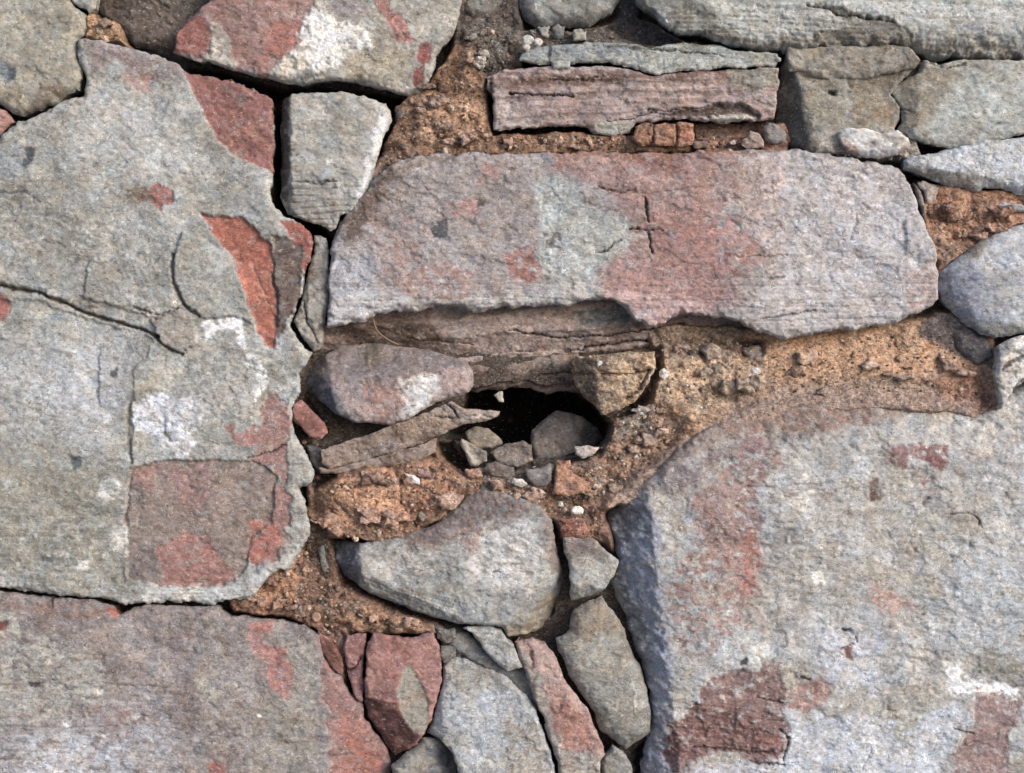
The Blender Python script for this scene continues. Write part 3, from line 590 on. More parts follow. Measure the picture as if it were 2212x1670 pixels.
# 26 big right stone
stone([(1312,1104),(1338,1072),(1400,1024),(1470,960),(1560,905),(1650,872),(1760,856),(1900,850),(2060,866),(2110,880),(2155,885),(2180,862),(2214,826),(2540,800),(2540,1950),(1372,1950),(1388,1660),(1400,1620),(1412,1560),(1405,1500),(1390,1440),(1362,1370),(1352,1330),(1336,1300),(1322,1262),(1340,1215),(1332,1180),(1318,1140)],
      z0=22, jag=9, cols=((166,163,156),(178,179,177),(154,146,138)), bev=17, bd=26, h=2.7, big=16, cs=140, depth=190, label="largest stone, pale grey blotched with brick red, filling the lower right with a bluish left side",
      feats=[K((1428,1300),187,.95,5,12), K((1700,985),88,.45,40,10), K((1430,1050),135,.7,20,8),
             P([(1296,1070),(1340,1050),(1415,1100),(1430,1155),(1420,1220),(1436,1270),(1445,1371),(1452,1471),(1446,1537),(1446,1950),(1360,1950),(1380,1600),(1396,1500),(1350,1330),(1320,1180)],(150,156,172),0,7,9),  # left facet: blue skylight tint put into the colour
             P([(1330,1240),(1350,1250),(1400,1360),(1420,1480),(1400,1470),(1360,1370)],(128,130,136),2,5,6), P([(1300,1080),(1400,1070),(1410,1140),(1340,1180)],(126,130,138),0,10),
             P([(1330,1060),(1400,1000),(1560,890),(1900,845),(2150,870),(2140,900),(1980,890),(1800,935),(1600,940),(1480,985),(1400,1050)],(146,126,114),0,16,10), P([(1500,930),(1640,880),(1900,865),(1880,910),(1700,935)],(150,114,94),0,16,10,.5),
             P([(1400,1040),(1560,960),(1700,945),(1560,1000),(1460,1080)],(138,124,124),0,14,9,.8),
             P([(1620,940),(1670,955),(1690,1000),(1640,1040),(1630,1250),(1600,1300),(1580,1230),(1530,1200),(1500,1130),(1490,1070),(1560,1020)],(150,112,104),-1,8,14,.75), P([(1490,1080),(1600,1060),(1640,1200),(1630,1300),(1560,1310),(1500,1260),(1450,1340),(1440,1260),(1500,1180)],(160,128,118),0,14,12,.55),
             P([(1600,1150),(1640,1150),(1640,1280),(1600,1290)],(178,112,96),0,8,8,.8), P([(1450,1100),(1480,1100),(1480,1160),(1450,1200)],(162,150,136),0,7,8,.7), P([(1450,1280),(1600,1300),(1660,1340),(1600,1420),(1460,1400)],(164,134,126),0,22,12,.5),
             P([(1912,968),(1960,960),(2048,962),(2045,1000),(2020,1010),(1990,990),(1960,985),(1950,1010),(1920,1000)],(148,110,106),-1,4,7,.85), P([(1990,980),(2040,990),(2040,1010),(2010,1008)],(140,88,84),0,4,5,.8), P([(1985,1030),(2020,1035),(2015,1070),(1990,1065)],(160,120,114),0,5,7,.6), P([(1870,1045),(1895,1030),(1900,1080),(1880,1085)],(120,92,76),-2,3,4,.8),
             P([(1870,1255),(1910,1262),(1960,1290),(1980,1310),(1920,1320),(1870,1310)],(200,156,140),0,5,8,.7), P([(1545,1445),(1570,1455),(1590,1440),(1620,1462),(1660,1425),(1690,1420),(1692,1465),(1690,1500),(1690,1540),(1700,1610),(1690,1640),(1640,1635),(1520,1620),(1470,1670),(1440,1660),(1450,1580),(1480,1560),(1500,1500)],(142,108,102),-3,4,13,.9),
             P([(1440,1560),(1560,1540),(1680,1580),(1690,1630),(1600,1620),(1500,1640),(1440,1640)],(128,90,84),-3,6,10,.75), P([(1690,1500),(1770,1460),(1795,1470),(1790,1510),(1740,1530),(1700,1525)],(162,118,108),-1,5,8,.8), P([(1630,1590),(1690,1590),(1685,1640),(1640,1640)],(150,104,94),0,4,6,.8),
             P([(2100,1478),(2140,1470),(2150,1500),(2190,1500),(2205,1540),(2180,1580),(2180,1680),(2060,1680),(2055,1610),(2080,1590),(2100,1550)],(150,122,118),-2,3.5,9), P([(2035,1425),(2070,1430),(2100,1470),(2160,1470),(2200,1480),(2190,1510),(2140,1500),(2110,1490),(2070,1500),(2035,1480)],(222,224,226),2,3.5,8,.75),
             P([(1700,1560),(1900,1530),(2000,1540),(2060,1500),(2090,1560),(2050,1620),(2050,1950),(1500,1950),(1560,1650),(1690,1640)],(184,191,200),0,16,9,.9), P([(1500,1650),(1680,1640),(1650,1950),(1480,1950)],(186,184,190),0,10,9,.8), P([(1860,1490),(1990,1480),(1990,1530),(1940,1560),(1870,1540)],(168,164,152),1,10,8), P([(1925,1560),(1985,1540),(1975,1590),(1930,1600)],(178,176,162),2,4,6,.8),
             P([(1540,1370),(1640,1360),(1640,1440),(1560,1450)],(176,182,184),0,14,9,.7), P([(1770,1350),(1900,1360),(1900,1500),(1760,1460)],(182,186,196),0,22,10,.7), P([(2040,1150),(2212,1200),(2212,1440),(2060,1400)],(170,177,182),0,30,12,.8), P([(1950,1100),(2100,1080),(2100,1200),(1960,1200)],(160,156,142),0,30,12,.5),
             P([(1750,1230),(1780,1235),(1778,1270),(1760,1265)],(222,220,212),1,3,5,.8), P([(1600,1410),(1640,1395),(1660,1410),(1620,1430)],(204,204,196),1,4,5,.8), P([(2120,1400),(2200,1420),(2200,1460),(2110,1450)],(138,136,124),-1,10,8,.8),
             P([(1815,1355),(1835,1355),(1835,1364),(1818,1364)],(66,58,58),-3,2,1.5), C([(1812,1398),(1830,1388),(1852,1384),(1846,1372)],2.2,4,(92,70,66)), P([(1822,1392),(1842,1390),(1836,1424),(1824,1418)],(128,86,76),-2,3,3), P([(1594,1424),(1612,1418),(1612,1434),(1596,1436)],(84,74,72),-3,2.5,2), P([(1725,1455),(1752,1462),(1748,1468),(1726,1464)],(84,72,66),-3,2,2),
             P([(1990,1078),(2006,1070),(2008,1086),(1992,1090)],(110,102,98),-3,3,3), C([(2052,1108),(2090,1108),(2112,1120),(2114,1136)],2.4,4,(96,92,86)), P([(1966,1178),(1976,1180),(1976,1190),(1966,1190)],(110,100,94),-2,2.5,2), P([(2106,1110),(2114,1128),(2110,1136)],(72,64,60),-3,2,1),
             C([(1500,1610),(1560,1618),(1660,1622)],3,6,(84,54,50)), C([(1645,1505),(1670,1510),(1690,1516)],3,6,(70,48,46)), C([(1680,1570),(1700,1590),(1690,1640)],3,7,(92,64,60)), C([(1690,1650),(1620,1640)],3,6,(80,60,58)), C([(2060,1570),(2098,1578)],2.4,5,(96,72,70)), C([(1860,1660),(1880,1610)],2,3,(140,146,150)),
             T([(1600,1000),(1900,980),(1900,1080),(1600,1080)],2.5,13,-.05,30), T([(1440,1500),(1700,1500),(1700,1950),(1440,1950)],4,14,.08,16)])
# 27 top right long stone
stone([(1362,-300),(1374,0),(1399,23),(1435,53),(1473,72),(1513,75),(1556,88),(1606,100),(1659,107),(1739,103),(1806,96),(1872,99),(1939,94),(1972,99),(1992,112),(2039,122),(2089,117),(2122,122),(2212,124),(2540,124),(2540,-300)],
      z0=34, jag=9, cols=((158,160,152),(178,180,174),(134,134,124)), bev=18, bd=26, h=2.5, strata=2.4, ssp=13, stilt=.06, label="long layered grey-green stone along the top right edge",
      feats=[K((1800,55),-90,.8,40,12), P([(1740,12),(1800,15),(1850,32),(1900,40),(1960,60),(1975,95),(1800,98),(1760,80),(1830,55),(1790,30)],(124,118,106),-6,4,7), C([(1740,14),(1790,22),(1810,38),(1850,34),(1890,44),(1930,52)],3,8,(78,74,66)),
             P([(1380,0),(1470,-20),(1600,70),(1600,95),(1500,75),(1400,20)],(124,124,116),0,12), P([(1700,-20),(2212,-40),(2212,60),(1980,50),(1850,20)],(180,183,178),0,20), P([(2080,50),(2130,55),(2130,75),(2080,75)],(146,152,160),0,9,7,.7),
             P([(1480,80),(1800,75),(1980,90),(2212,100),(2212,124),(1900,100),(1660,106)],(132,124,112),0,9,8,.7), T([(1380,30),(1850,30),(1990,90),(2212,85),(2212,130),(1380,110)],5,10,.05,14), P([(1520,-20),(1700,0),(1760,70),(1650,90),(1560,60)],(172,173,164),0,18,9,.7)])
# 28 top centre
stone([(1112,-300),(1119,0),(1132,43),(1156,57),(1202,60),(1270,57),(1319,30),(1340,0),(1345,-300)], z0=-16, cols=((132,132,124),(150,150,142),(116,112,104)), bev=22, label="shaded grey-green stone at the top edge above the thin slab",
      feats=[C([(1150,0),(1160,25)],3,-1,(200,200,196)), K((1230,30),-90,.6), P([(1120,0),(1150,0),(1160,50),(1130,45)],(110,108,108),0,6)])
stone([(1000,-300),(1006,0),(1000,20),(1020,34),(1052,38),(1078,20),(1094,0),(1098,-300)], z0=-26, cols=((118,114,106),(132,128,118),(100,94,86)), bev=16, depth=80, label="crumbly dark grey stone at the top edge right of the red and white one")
# 29 thin slab
stone([(1118,128),(1129,102),(1186,98),(1269,90),(1336,89),(1380,96),(1410,102),(1473,90),(1540,95),(1612,112),(1680,113),(1685,127),(1676,142),(1606,145),(1523,150),(1473,154),(1440,160),(1402,160),(1362,146),(1319,135),(1236,137),(1186,137),(1118,133)],
      z0=10, cols=((140,145,138),(160,164,156),(122,124,116)), bev=8, strata=2.5, ssp=9, stilt=.05, label="thin grey-green slab lying over the pink layered slab", h=2.3,
      feats=[P([(1440,152),(1620,140),(1676,138),(1640,146),(1473,156),(1400,162)],(190,190,180),0,3,3), C([(1300,100),(1400,108),(1473,112),(1560,120)],2.4,6,(84,86,82)), P([(1120,104),(1300,95),(1400,110),(1340,120),(1130,125)],(134,140,142),0,6), K((1400,112),90,.5,8), P([(1400,120),(1600,118),(1610,140),(1420,150)],(164,168,160),0,7,7,.7)])  # pale bottom rim: light on the edge put into the colour
# 30 pink layered slab
stone([(1052,168),(1090,152),(1200,142),(1320,144),(1400,164),(1473,160),(1520,154),(1600,149),(1680,147),(1684,175),(1678,200),(1673,256),(1633,262),(1556,265),(1473,256),(1376,264),(1362,288),(1329,294),(1286,292),(1269,275),(1169,272),(1129,279),(1069,283),(1065,266),(1066,216),(1050,190)],
      z0=2, cols=((158,134,126),(174,156,150),(136,108,98)), bev=10, strata=4, ssp=15, stilt=-.02, h=2.3, label="pink and brown layered slab under the thin grey-green one",
      feats=[P([(1060,170),(1400,150),(1680,150),(1680,168),(1460,172),(1100,192)],(122,94,82),-2,6,7,.8), P([(1565,150),(1680,148),(1683,185),(1640,196),(1590,190)],(148,142,126),1,5,6), P([(1278,265),(1370,265),(1362,290),(1290,292)],(158,156,144),2,4,5),
             C([(1100,202),(1130,206),(1170,207),(1240,210)],2.6,12,(54,42,40)), P([(1420,246),(1500,236),(1560,226),(1604,226),(1646,250),(1632,256),(1560,250),(1480,252)],(98,78,70),-14,3,5), P([(1535,250),(1600,245),(1636,252),(1600,264),(1540,264)],(186,178,160),3,3,3), C([(1400,240),(1480,235),(1560,225)],2.4,7,(92,70,62)), C([(1180,172),(1240,175),(1290,168)],2.2,6,(94,70,62)), C([(1060,170),(1060,220),(1058,260)],5,6,(80,64,58)),
             C([(1310,262),(1360,258),(1410,244)],2.2,6,(86,66,60)), P([(1470,170),(1600,180),(1580,220),(1473,225)],(166,140,132),0,12,8,.8)])
stone([(1190,131),(1232,131),(1230,150),(1192,151)], z0=14, cols=GG, bev=6, depth=30, label="small grey chip stuck across the joint under the thin slab")
# 31 right tan stone and its ledge
stone([(1690,150),(1700,112),(1806,110),(1960,108),(1980,135),(1950,175),(1926,205),(1942,232),(1944,258),(1934,278),(1962,300),(1950,325),(1850,330),(1800,332),(1770,331),(1740,324),(1702,309),(1688,275),(1686,220)],
      z0=0, cols=((142,136,120),(154,150,136),(126,114,92)), bev=13, label="tan stone with a small dark pit, right of the layered slabs",
      feats=[K((1735,230),190,1.2,8), P([(1684,150),(1715,165),(1738,200),(1752,260),(1768,332),(1735,326),(1700,310),(1684,260)],(94,92,88),0,5), P([(1787,196),(1804,198),(1806,208),(1792,206)],(50,44,38),-8,2,1), P([(1840,215),(1940,215),(1930,270),(1850,270)],(146,118,84),0,14,9,.7),  # left facet darkened in colour to shade it
             P([(1800,130),(1950,140),(1920,200),(1830,190)],(124,112,94),-3,9), P([(1770,290),(1820,270),(1810,330),(1770,330)],(168,162,148),0,8)])
stone([(1700,110),(1704,102),(1806,98),(1872,98),(1940,96),(1965,104),(1985,128),(1975,146),(1930,158),(1870,170),(1820,174),(1765,172),(1748,158),(1704,152)], z0=14, cols=((142,133,116),(152,144,128),(126,116,98)), bev=10, depth=60, label="tan slab lying on top of the pitted tan stone", feats=[K((1850,152),-90,.8,6)])
# 32 right grey stone
stone([(1992,131),(2030,138),(2072,129),(2212,129),(2540,129),(2540,296),(2212,292),(2139,305),(2089,319),(2056,322),(2006,312),(1966,295),(1940,276),(1950,266),(1946,230),(1926,198),(1948,174),(1985,157)], z0=8,
      cols=((156,156,146),(170,172,164),(134,128,114)), bev=18, bd=14, label="rounded grey stone at the right edge under the long layered one",
      feats=[P([(1925,150),(2020,140),(2080,160),(2030,220),(2000,290),(1945,275),(1950,230)],(138,130,112),0,16), K((1990,200),175,.45,12), P([(2060,180),(2212,160),(2212,260),(2060,260)],(170,176,170),0,20), C([(1935,178),(1925,200),(1945,232),(1965,240)],4,6,(104,92,76)), C([(1990,132),(2040,150),(2080,140)],3,5,(110,100,86))])
# 33 white small stone
stone([(1809,286),(1826,276),(1872,278),(1902,290),(1939,283),(1962,300),(1966,316),(1939,333),(1896,340),(1856,340),(1834,330),(1814,308)], z0=18, cols=((196,190,180),(208,203,194),(178,166,156)), bev=9, depth=60, label="chalky white flat stone above the right end of the long pinkish stone",
      feats=[P([(1812,300),(1840,315),(1860,342),(1930,338),(1966,310),(1966,345),(1820,345),(1806,310)],(160,134,124),-2,4), K((1880,322),-90,.9,5)])
# 34 pointed
stone([(1952,346),(1972,336),(2055,323),(2105,307),(2212,296),(2540,286),(2540,440),(2212,418),(2165,405),(2139,406),(2115,413),(2089,406),(2039,396),(2005,383),(1952,361)], z0=16, cols=((164,169,172),(182,186,190),(146,148,150)), bev=11, label="pointed pale blue-grey stone at the right edge",
      feats=[K((2080,372),-100,.9,6), P([(1955,362),(2060,372),(2110,370),(2100,412),(2000,385)],(146,142,132),0,5), P([(2060,330),(2212,305),(2212,360),(2080,360)],(184,190,196),0,12), P([(1952,340),(1990,335),(1985,365),(1955,362)],(140,146,156),0,8)])
# 36 rounded bluish
stone([(2032,600),(2036,582),(2060,562),(2082,548),(2120,520),(2160,500),(2212,484),(2540,470),(2540,735),(2212,721),(2150,729),(2120,721),(2082,695),(2052,660),(2034,625)], z0=14, cols=((168,172,178),(182,186,190),(150,154,160)), bev=36, bd=26, label="smooth bluish rounded stone at the right edge below the clay pocket",
      feats=[P([(2034,600),(2080,560),(2110,590),(2110,640),(2140,680),(2180,710),(2110,720),(2050,660)],(128,134,152),0,14), P([(2070,690),(2212,700),(2212,730),(2140,730)],(120,126,124),0,10), P([(2090,500),(2160,505),(2110,560),(2080,560)],(150,140,130),0,8), K((2080,620),205,.5,10)])
# 37 whitish
stone([(2150,749),(2178,730),(2212,724),(2540,722),(2540,798),(2212,824),(2192,838),(2176,860),(2158,886),(2153,852),(2150,800)], z0=22, cols=((194,188,178),(206,202,194),(168,158,148)), bev=10, label="chalky honeycombed white stone at the right edge above the largest stone", rough=2.2,
      feats=[C([(2162,800),(2180,780),(2212,770)],4,8,(110,98,88)), C([(2185,838),(2212,822)],4,8,(120,112,106)), P([(2150,745),(2180,735),(2165,790),(2150,790)],(150,150,150),0,6)])
# 38 small joint stones
stone([(1646,283),(1660,264),(1680,268),(1700,292),(1700,305),(1673,313),(1652,303)], z0=-10, cols=((136,128,122),(150,142,134),(116,108,102)), bev=14, depth=60, label="small rounded grey stone in the joint under the layered slabs")
stone([(1598,312),(1604,302),(1612,298),(1618,285),(1640,290),(1652,308),(1652,322),(1612,324)], z0=0, cols=((160,136,122),(172,150,136),(138,112,98)), bev=6, depth=40, label="thin pinkish flake lying on the long pinkish stone")
stone([(1496,316),(1500,306),(1520,306),(1534,312),(1532,320),(1498,321)], z0=0, cols=((150,122,104),(160,136,118),(130,102,86)), bev=5, depth=40, label="tiny tan flake on top of the long pinkish stone")
stone([(1572,306),(1588,303),(1590,310),(1576,312)], z0=-4, cols=((190,160,140),(200,176,158),(170,140,120)), bev=4, depth=24)
stone([(1362,302),(1370,278),(1386,268),(1430,270),(1470,267),(1496,268),(1499,292),(1496,316),(1460,320),(1420,315),(1382,317)], z0=-2, cols=((158,108,74),(172,122,86),(134,88,60)), bev=9, jag=7, rough=2.0, depth=50, name="clay_lump", mat=M_CLAY,
      label="orange-brown clay block pressed under the layered slabs", feats=[C([(1408,268),(1412,292),(1404,316)],3.5,9,(112,76,54)), C([(1456,268),(1462,296),(1458,318)],3.5,8,(112,76,54)), P([(1466,272),(1494,272),(1494,310),(1470,306)],(168,104,76),3,4)])
stone([(1979,393),(1992,389),(2032,403),(2025,430),(2005,436),(1995,412)], z0=-6, cols=((170,156,148),(180,168,160),(146,132,122)), bev=7, depth=60, label="small pinkish chip under the pointed pale stone")
stone([(1972,392),(1990,412),(2000,450),(1998,478),(1984,440)], z0=-12, cols=((138,124,112),(150,138,126),(112,100,90)), bev=7, depth=60, label="narrow tan chip at the right end of the long pinkish stone")
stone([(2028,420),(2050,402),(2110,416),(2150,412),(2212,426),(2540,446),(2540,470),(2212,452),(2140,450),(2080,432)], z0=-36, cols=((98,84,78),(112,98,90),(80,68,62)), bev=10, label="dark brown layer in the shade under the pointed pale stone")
stone([(2150,442),(2175,438),(2212,444),(2540,452),(2540,470),(2212,460),(2175,452)], z0=-6, cols=BG, bev=6, depth=60)
# 39 bottom small
stone([(1298,1645),(1312,1626),(1322,1606),(1346,1626),(1362,1650),(1376,1700),(1380,1950),(1300,1950)], z0=-8, cols=((138,136,126),(150,148,138),(120,116,106)), bev=14, label="small grey stone at the bottom edge under the egg-shaped one")
# dark stones of the left joint
stone([(614,1262),(630,1234),(662,1214),(692,1248),(690,1280),(660,1292),(632,1288)], z0=-26, cols=((100,98,94),(112,110,106),(84,80,78)), bev=20, depth=60, label="rounded dark grey stone in the clay left of the pale wedge stone")
stone([(686,1182),(700,1176),(706,1210),(722,1240),(704,1252),(692,1226)], z0=-28, cols=DG, bev=8, depth=60)
stone([(1190,60),(1204,50),(1222,56),(1216,80),(1196,84)], z0=-22, jag=10, cols=DG, bev=8, depth=40)
stone([(1160,62),(1174,50),(1190,56),(1184,82),(1168,76)], z0=-22, jag=10, cols=((142,138,126),(152,148,138),(120,116,104)), bev=8, depth=40)
stone([(1236,88),(1238,66),(1258,62),(1268,70),(1266,88)], z0=-2, cols=((150,148,138),(160,158,148),(128,124,114)), bev=9, depth=40)
stone([(2052,712),(2082,706),(2120,726),(2142,738),(2146,770),(2110,790),(2072,760)], z0=-30, cols=((116,108,108),(128,120,118),(98,92,92)), bev=18, depth=60, label="dusty grey stone beneath the bluish rounded one")
# the hardened clay block that roofs the hole on its right
stone([(1230,782),(1240,772),(1282,768),(1340,762),(1412,759),(1416,792),(1400,828),(1372,866),(1340,884),(1300,896),(1286,880),(1262,856),(1244,832)], z0=2, cols=((180,146,108),(194,164,128),(152,120,88)), bev=7, bd=12, rough=2.6, label="blocky lump of hard tan clay at the right of the dark hole", mat=M_CLAY, depth=100, name="clay_block",
      feats=[K((1290,820),195,.9,8), P([(1230,780),(1285,770),(1290,880),(1260,860)],(128,106,86),0,6), C([(1290,808),(1350,806),(1400,800)],3,7,(110,84,60)), P([(1344,815),(1372,812),(1378,838),(1350,842)],(190,158,122),5,4,5), C([(1352,860),(1380,840),(1400,800)],4,8,(104,84,64))])

# ------------------------------------------------------------------ earth mortar behind and between the stones
STONES = []
def build_mortar():
    h = 2.8
    X, Y = np.meshgrid(np.arange(-330, 2542, h, dtype=np.float32), np.arange(-300, 1952, h, dtype=np.float32))
    WX = X + 9 * fbm(X, Y, 40, 4, 301); WY = Y + 9 * fbm(X, Y, 40, 4, 303)
    Z = np.full(X.shape, -88., np.float32) + 10 * fbm(X, Y, 60, 2, 305)
    col = np.zeros(X.shape + (3,), np.float32) + lin((98, 84, 74))
    lump = np.full(X.shape, .35, np.float32)
    def reg(poly, z, cc, lm=1.0, f=9, dzv=0.0, dzu=0.0):  # deep regions also take darker colours that stand in for shade
        pa = np.array(poly, np.float32); x0, y0 = pa.min(0) - 40; x1, y1 = pa.max(0) + 40
        sl = (slice(max(0, int((y0 + 300) / h)), int((y1 + 300) / h) + 1), slice(max(0, int((x0 + 330) / h)), int((x1 + 330) / h) + 1))
        m = sstep(-f, f, sdf(pa, WX[sl], WY[sl]))
        if cc is not None and cc[0] - cc[2] > 34: cc = (cc[0] * .92 + 27, cc[1] * .91 + 25, cc[2] * .89 + 23)
        zt = z + dzv * (Y[sl] - pa[:, 1].min()) + dzu * (X[sl] - pa[:, 0].min())
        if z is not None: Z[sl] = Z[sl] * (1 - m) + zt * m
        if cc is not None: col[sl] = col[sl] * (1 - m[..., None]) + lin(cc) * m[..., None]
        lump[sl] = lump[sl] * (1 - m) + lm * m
    # open joints, their shade painted as near-black earth
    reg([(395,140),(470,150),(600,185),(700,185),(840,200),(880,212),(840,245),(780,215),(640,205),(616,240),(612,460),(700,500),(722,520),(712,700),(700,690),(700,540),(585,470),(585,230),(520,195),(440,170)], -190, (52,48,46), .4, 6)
    # dusty grey-brown earth, top centre
    reg([(985,-300),(1130,-300),(1130,60),(1240,60),(1340,40),(1400,40),(1480,80),(1600,110),(1400,110),(1130,110),(1130,150),(1060,180),(1050,260),(985,220),(960,150),(975,90)], -34, (104,92,82), .8)
    reg([(1335,-300),(1372,-300),(1385,30),(1470,90),(1440,100),(1340,80),(1310,60),(1335,20)], -66, (92,86,86), .4)  # recess, its shade put into a slate grey
    reg([(1000,60),(1120,60),(1130,140),(1010,150)], -24, (112,100,88), .9)
    reg([(935,165),(980,95),(1010,90),(1050,170),(1050,200),(1066,290),(1200,280),(1380,290),(1500,310),(1690,310),(1710,330),(1180,340),(930,345),(840,400),(770,480),(780,400),(820,330),(850,270),(850,225),(905,195)], -16, (136,96,64), 1.0)
    reg([(930,215),(1010,215),(1050,250),(1040,290),(960,320),(900,300),(900,250)], -8, (168,122,82), 1.1)
    reg([(930,170),(985,100),(1000,130),(990,200),(930,210)], -20, (122,84,52), .8)
    reg([(760,450),(830,330),(930,340),(860,380),(800,440),(760,490)], -14, (122,92,74), .7)
    reg([(1500,262),(1700,262),(1720,300),(1700,325),(1500,326)], -34, (140,92,66), .7)
    reg([(1500,262),(1640,262),(1640,290),(1500,296)], -48, (100,74,60), .4)
    reg([(190,25),(250,30),(285,105),(180,90)], -14, (170,124,72), .9)
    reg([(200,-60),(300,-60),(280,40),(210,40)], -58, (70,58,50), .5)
    # pocket at the right edge
    reg([(1985,385),(2080,400),(2540,440),(2540,480),(2200,490),(2120,530),(2040,585),(2025,610),(2010,540),(1990,470)], -22, (164,110,72), 1.0)
    reg([(1990,480),(2070,540),(2040,580),(2012,560)], -16, (136,104,80), 1.2)
    reg([(1740,280),(1980,280),(1990,345),(1900,350),(1740,335)], -14, (150,140,124), .7)
    reg([(1925,130),(2000,125),(2000,170),(1925,180)], -26, (104,94,80), .4)
    # long bed of clay under the central stone
    reg([(1395,705),(1500,700),(1700,705),(1960,690),(2060,670),(2160,720),(2165,890),(2120,900),(1900,880),(1760,890),(1600,930),(1480,1010),(1380,1070),(1300,1110),(1230,1100),(1240,1050),(1290,1000),(1325,945),(1335,890),(1400,830),(1412,760)], -52, (168,126,86), 1.0, 9, .17)
    reg([(1640,740),(1900,715),(2080,735),(2140,800),(2140,860),(1900,820),(1650,830)], -46, (188,138,92), .45, 20, .16)
    reg([(1420,770),(1640,745),(1660,820),(1500,900),(1420,860)], -44, (176,142,104), 1.2, 14, .16)
    reg([(1395,705),(1610,705),(1600,760),(1420,770)], -58, (134,108,84), .8)
    reg([(1650,825),(2060,810),(2140,860),(2120,900),(1900,880),(1760,890),(1560,960),(1480,1010),(1440,1000),(1560,880)], -32, (148,120,100), .35, 20, .1)
    reg([(2000,820),(2130,800),(2150,890),(2060,880)], -24, (158,104,72), .8, 12)
    reg([(2040,670),(2130,725),(2150,790),(2090,780),(1990,720),(1990,700)], -40, (116,102,98), .8)
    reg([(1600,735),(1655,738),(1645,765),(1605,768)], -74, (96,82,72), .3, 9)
    reg([(1300,900),(1420,870),(1480,920),(1440,1000),(1300,1090),(1220,1100),(1230,1050),(1290,990)], -38, (146,106,76), 1.1, 22)
    reg([(1340,870),(1420,880),(1400,930),(1330,945)], -36, (128,116,102), 1.1, 16)
    # clay lump lower left of the hole
    reg([(660,1045),(700,1020),(800,1000),(960,960),(1010,990),(1080,1010),(1200,1010),(1290,980),(1300,1090),(1240,1110),(1200,1130),(1050,1070),(980,1120),(880,1160),(780,1185),(700,1185),(660,1120)], -24, (140,100,70), 1.1)
    reg([(690,1040),(780,1012),(900,1000),(990,1000),(1000,1050),(940,1100),(850,1150),(740,1150),(700,1110)], -8, (166,110,70), 1.3, 12)
    reg([(700,1050),(800,1030),(890,1060),(850,1110),(740,1110)], 2, (184,128,84), .9, 14)
    reg([(1000,1000),(1220,985),(1220,1050),(1040,1040)], -38, (118,104,92), 1.1)
    reg([(985,940),(1300,930),(1300,975),(1230,1002),(1120,1016),(1000,1020)], -100, (96,84,74), .7, 6)
    reg([(690,1135),(900,1130),(960,1110),(900,1160),(760,1185)], 0, (132,92,66), .9)
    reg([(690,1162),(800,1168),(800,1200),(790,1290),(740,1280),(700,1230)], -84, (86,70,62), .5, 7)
    reg([(1215,755),(1428,748),(1432,800),(1400,870),(1340,905),(1290,905)], -84, (88,72,60), .6, 7)  # deep gap round the clay block, dark colour paints its shade
    reg([(1318,1085),(1400,1000),(1500,940),(1640,868),(1900,848),(2110,868),(2110,905),(1900,888),(1700,906),(1580,955),(1460,1035),(1350,1100)], -6, (152,124,108), .5, 12)
    # left lower joint
    reg([(480,1290),(560,1240),(650,1170),(690,1120),(712,1180),(740,1260),(830,1310),(960,1350),(950,1375),(780,1370),(690,1365),(600,1335),(500,1325)], -30, (130,90,64), 1.0)
    reg([(560,1240),(640,1195),(640,1300),(560,1320),(520,1300)], -22, (158,104,62), .9)
    reg([(700,1290),(790,1310),(930,1360),(800,1372),(720,1340)], -20, (160,114,76), 1.2)
    reg([(650,1120),(705,1130),(725,1230),(690,1250),(650,1200)], -40, (92,70,58), .9)
    reg([(680,1340),(760,1350),(750,1500),(700,1440)], -28, (122,80,66), .8)
    reg([(940,1350),(1010,1360),(1010,1430),(955,1430)], -36, (118,112,104), .8)
    reg([(1195,1080),(1300,1090),(1320,1150),(1330,1200),(1280,1170),(1205,1165)], -24, (136,94,70), 1.1)
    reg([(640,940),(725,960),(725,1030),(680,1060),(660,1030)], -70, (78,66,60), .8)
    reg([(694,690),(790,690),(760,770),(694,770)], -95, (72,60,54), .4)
    # the deep hole, its shade also put into a near-black colour
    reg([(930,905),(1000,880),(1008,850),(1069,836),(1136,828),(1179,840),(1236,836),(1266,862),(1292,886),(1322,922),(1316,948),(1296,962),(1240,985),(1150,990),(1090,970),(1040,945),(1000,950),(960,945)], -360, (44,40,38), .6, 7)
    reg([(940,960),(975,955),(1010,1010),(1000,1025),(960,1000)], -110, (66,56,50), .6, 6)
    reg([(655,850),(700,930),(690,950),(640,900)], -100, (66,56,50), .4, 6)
    reg([(1376,1640),(1410,1600),(1405,1790),(1380,1790)], -120, (60,58,60), .3)
    f1, i1 = worley(WX, WY, 30, 1); f2, i2 = worley(WX, WY, 13, 2)
    n1 = fbm(X, Y, 70, 4, 311)
    Z += lump * (16 * facets(WX, WY, 58, 321, 1.5, 1.4) + 9 * facets(WX, WY, 24, 323, 1.3, 1.5) + 4 * facets(X, Y, 11, 325, 1.2, 1.3) - 11
                 + 2.5 * (.6 - f1) + 3 * (.6 - f2) + 9 * n1 + 1.5 * fbm(X, Y, 7, 2, 313) - 7 * sstep(.35, .6, fbm(X, Y, 30, 3, 327, 1.8)))
    col *= (1 + lump * (.34 * (i1 - .5) + .3 * (i2 - .5)) + .35 * n1 * lump)[..., None]
    col *= (1 - lump * .28 * sstep(.55, .85, f2))[..., None]
    w = (sstep(.1, .5, fbm(X, Y, 50, 3, 317)) * .35 * lump)[..., None]
    col = col * (1 - w) + lin((150, 132, 116)) * w
    keep = np.ones((X.shape[0] - 1, X.shape[1] - 1), bool)
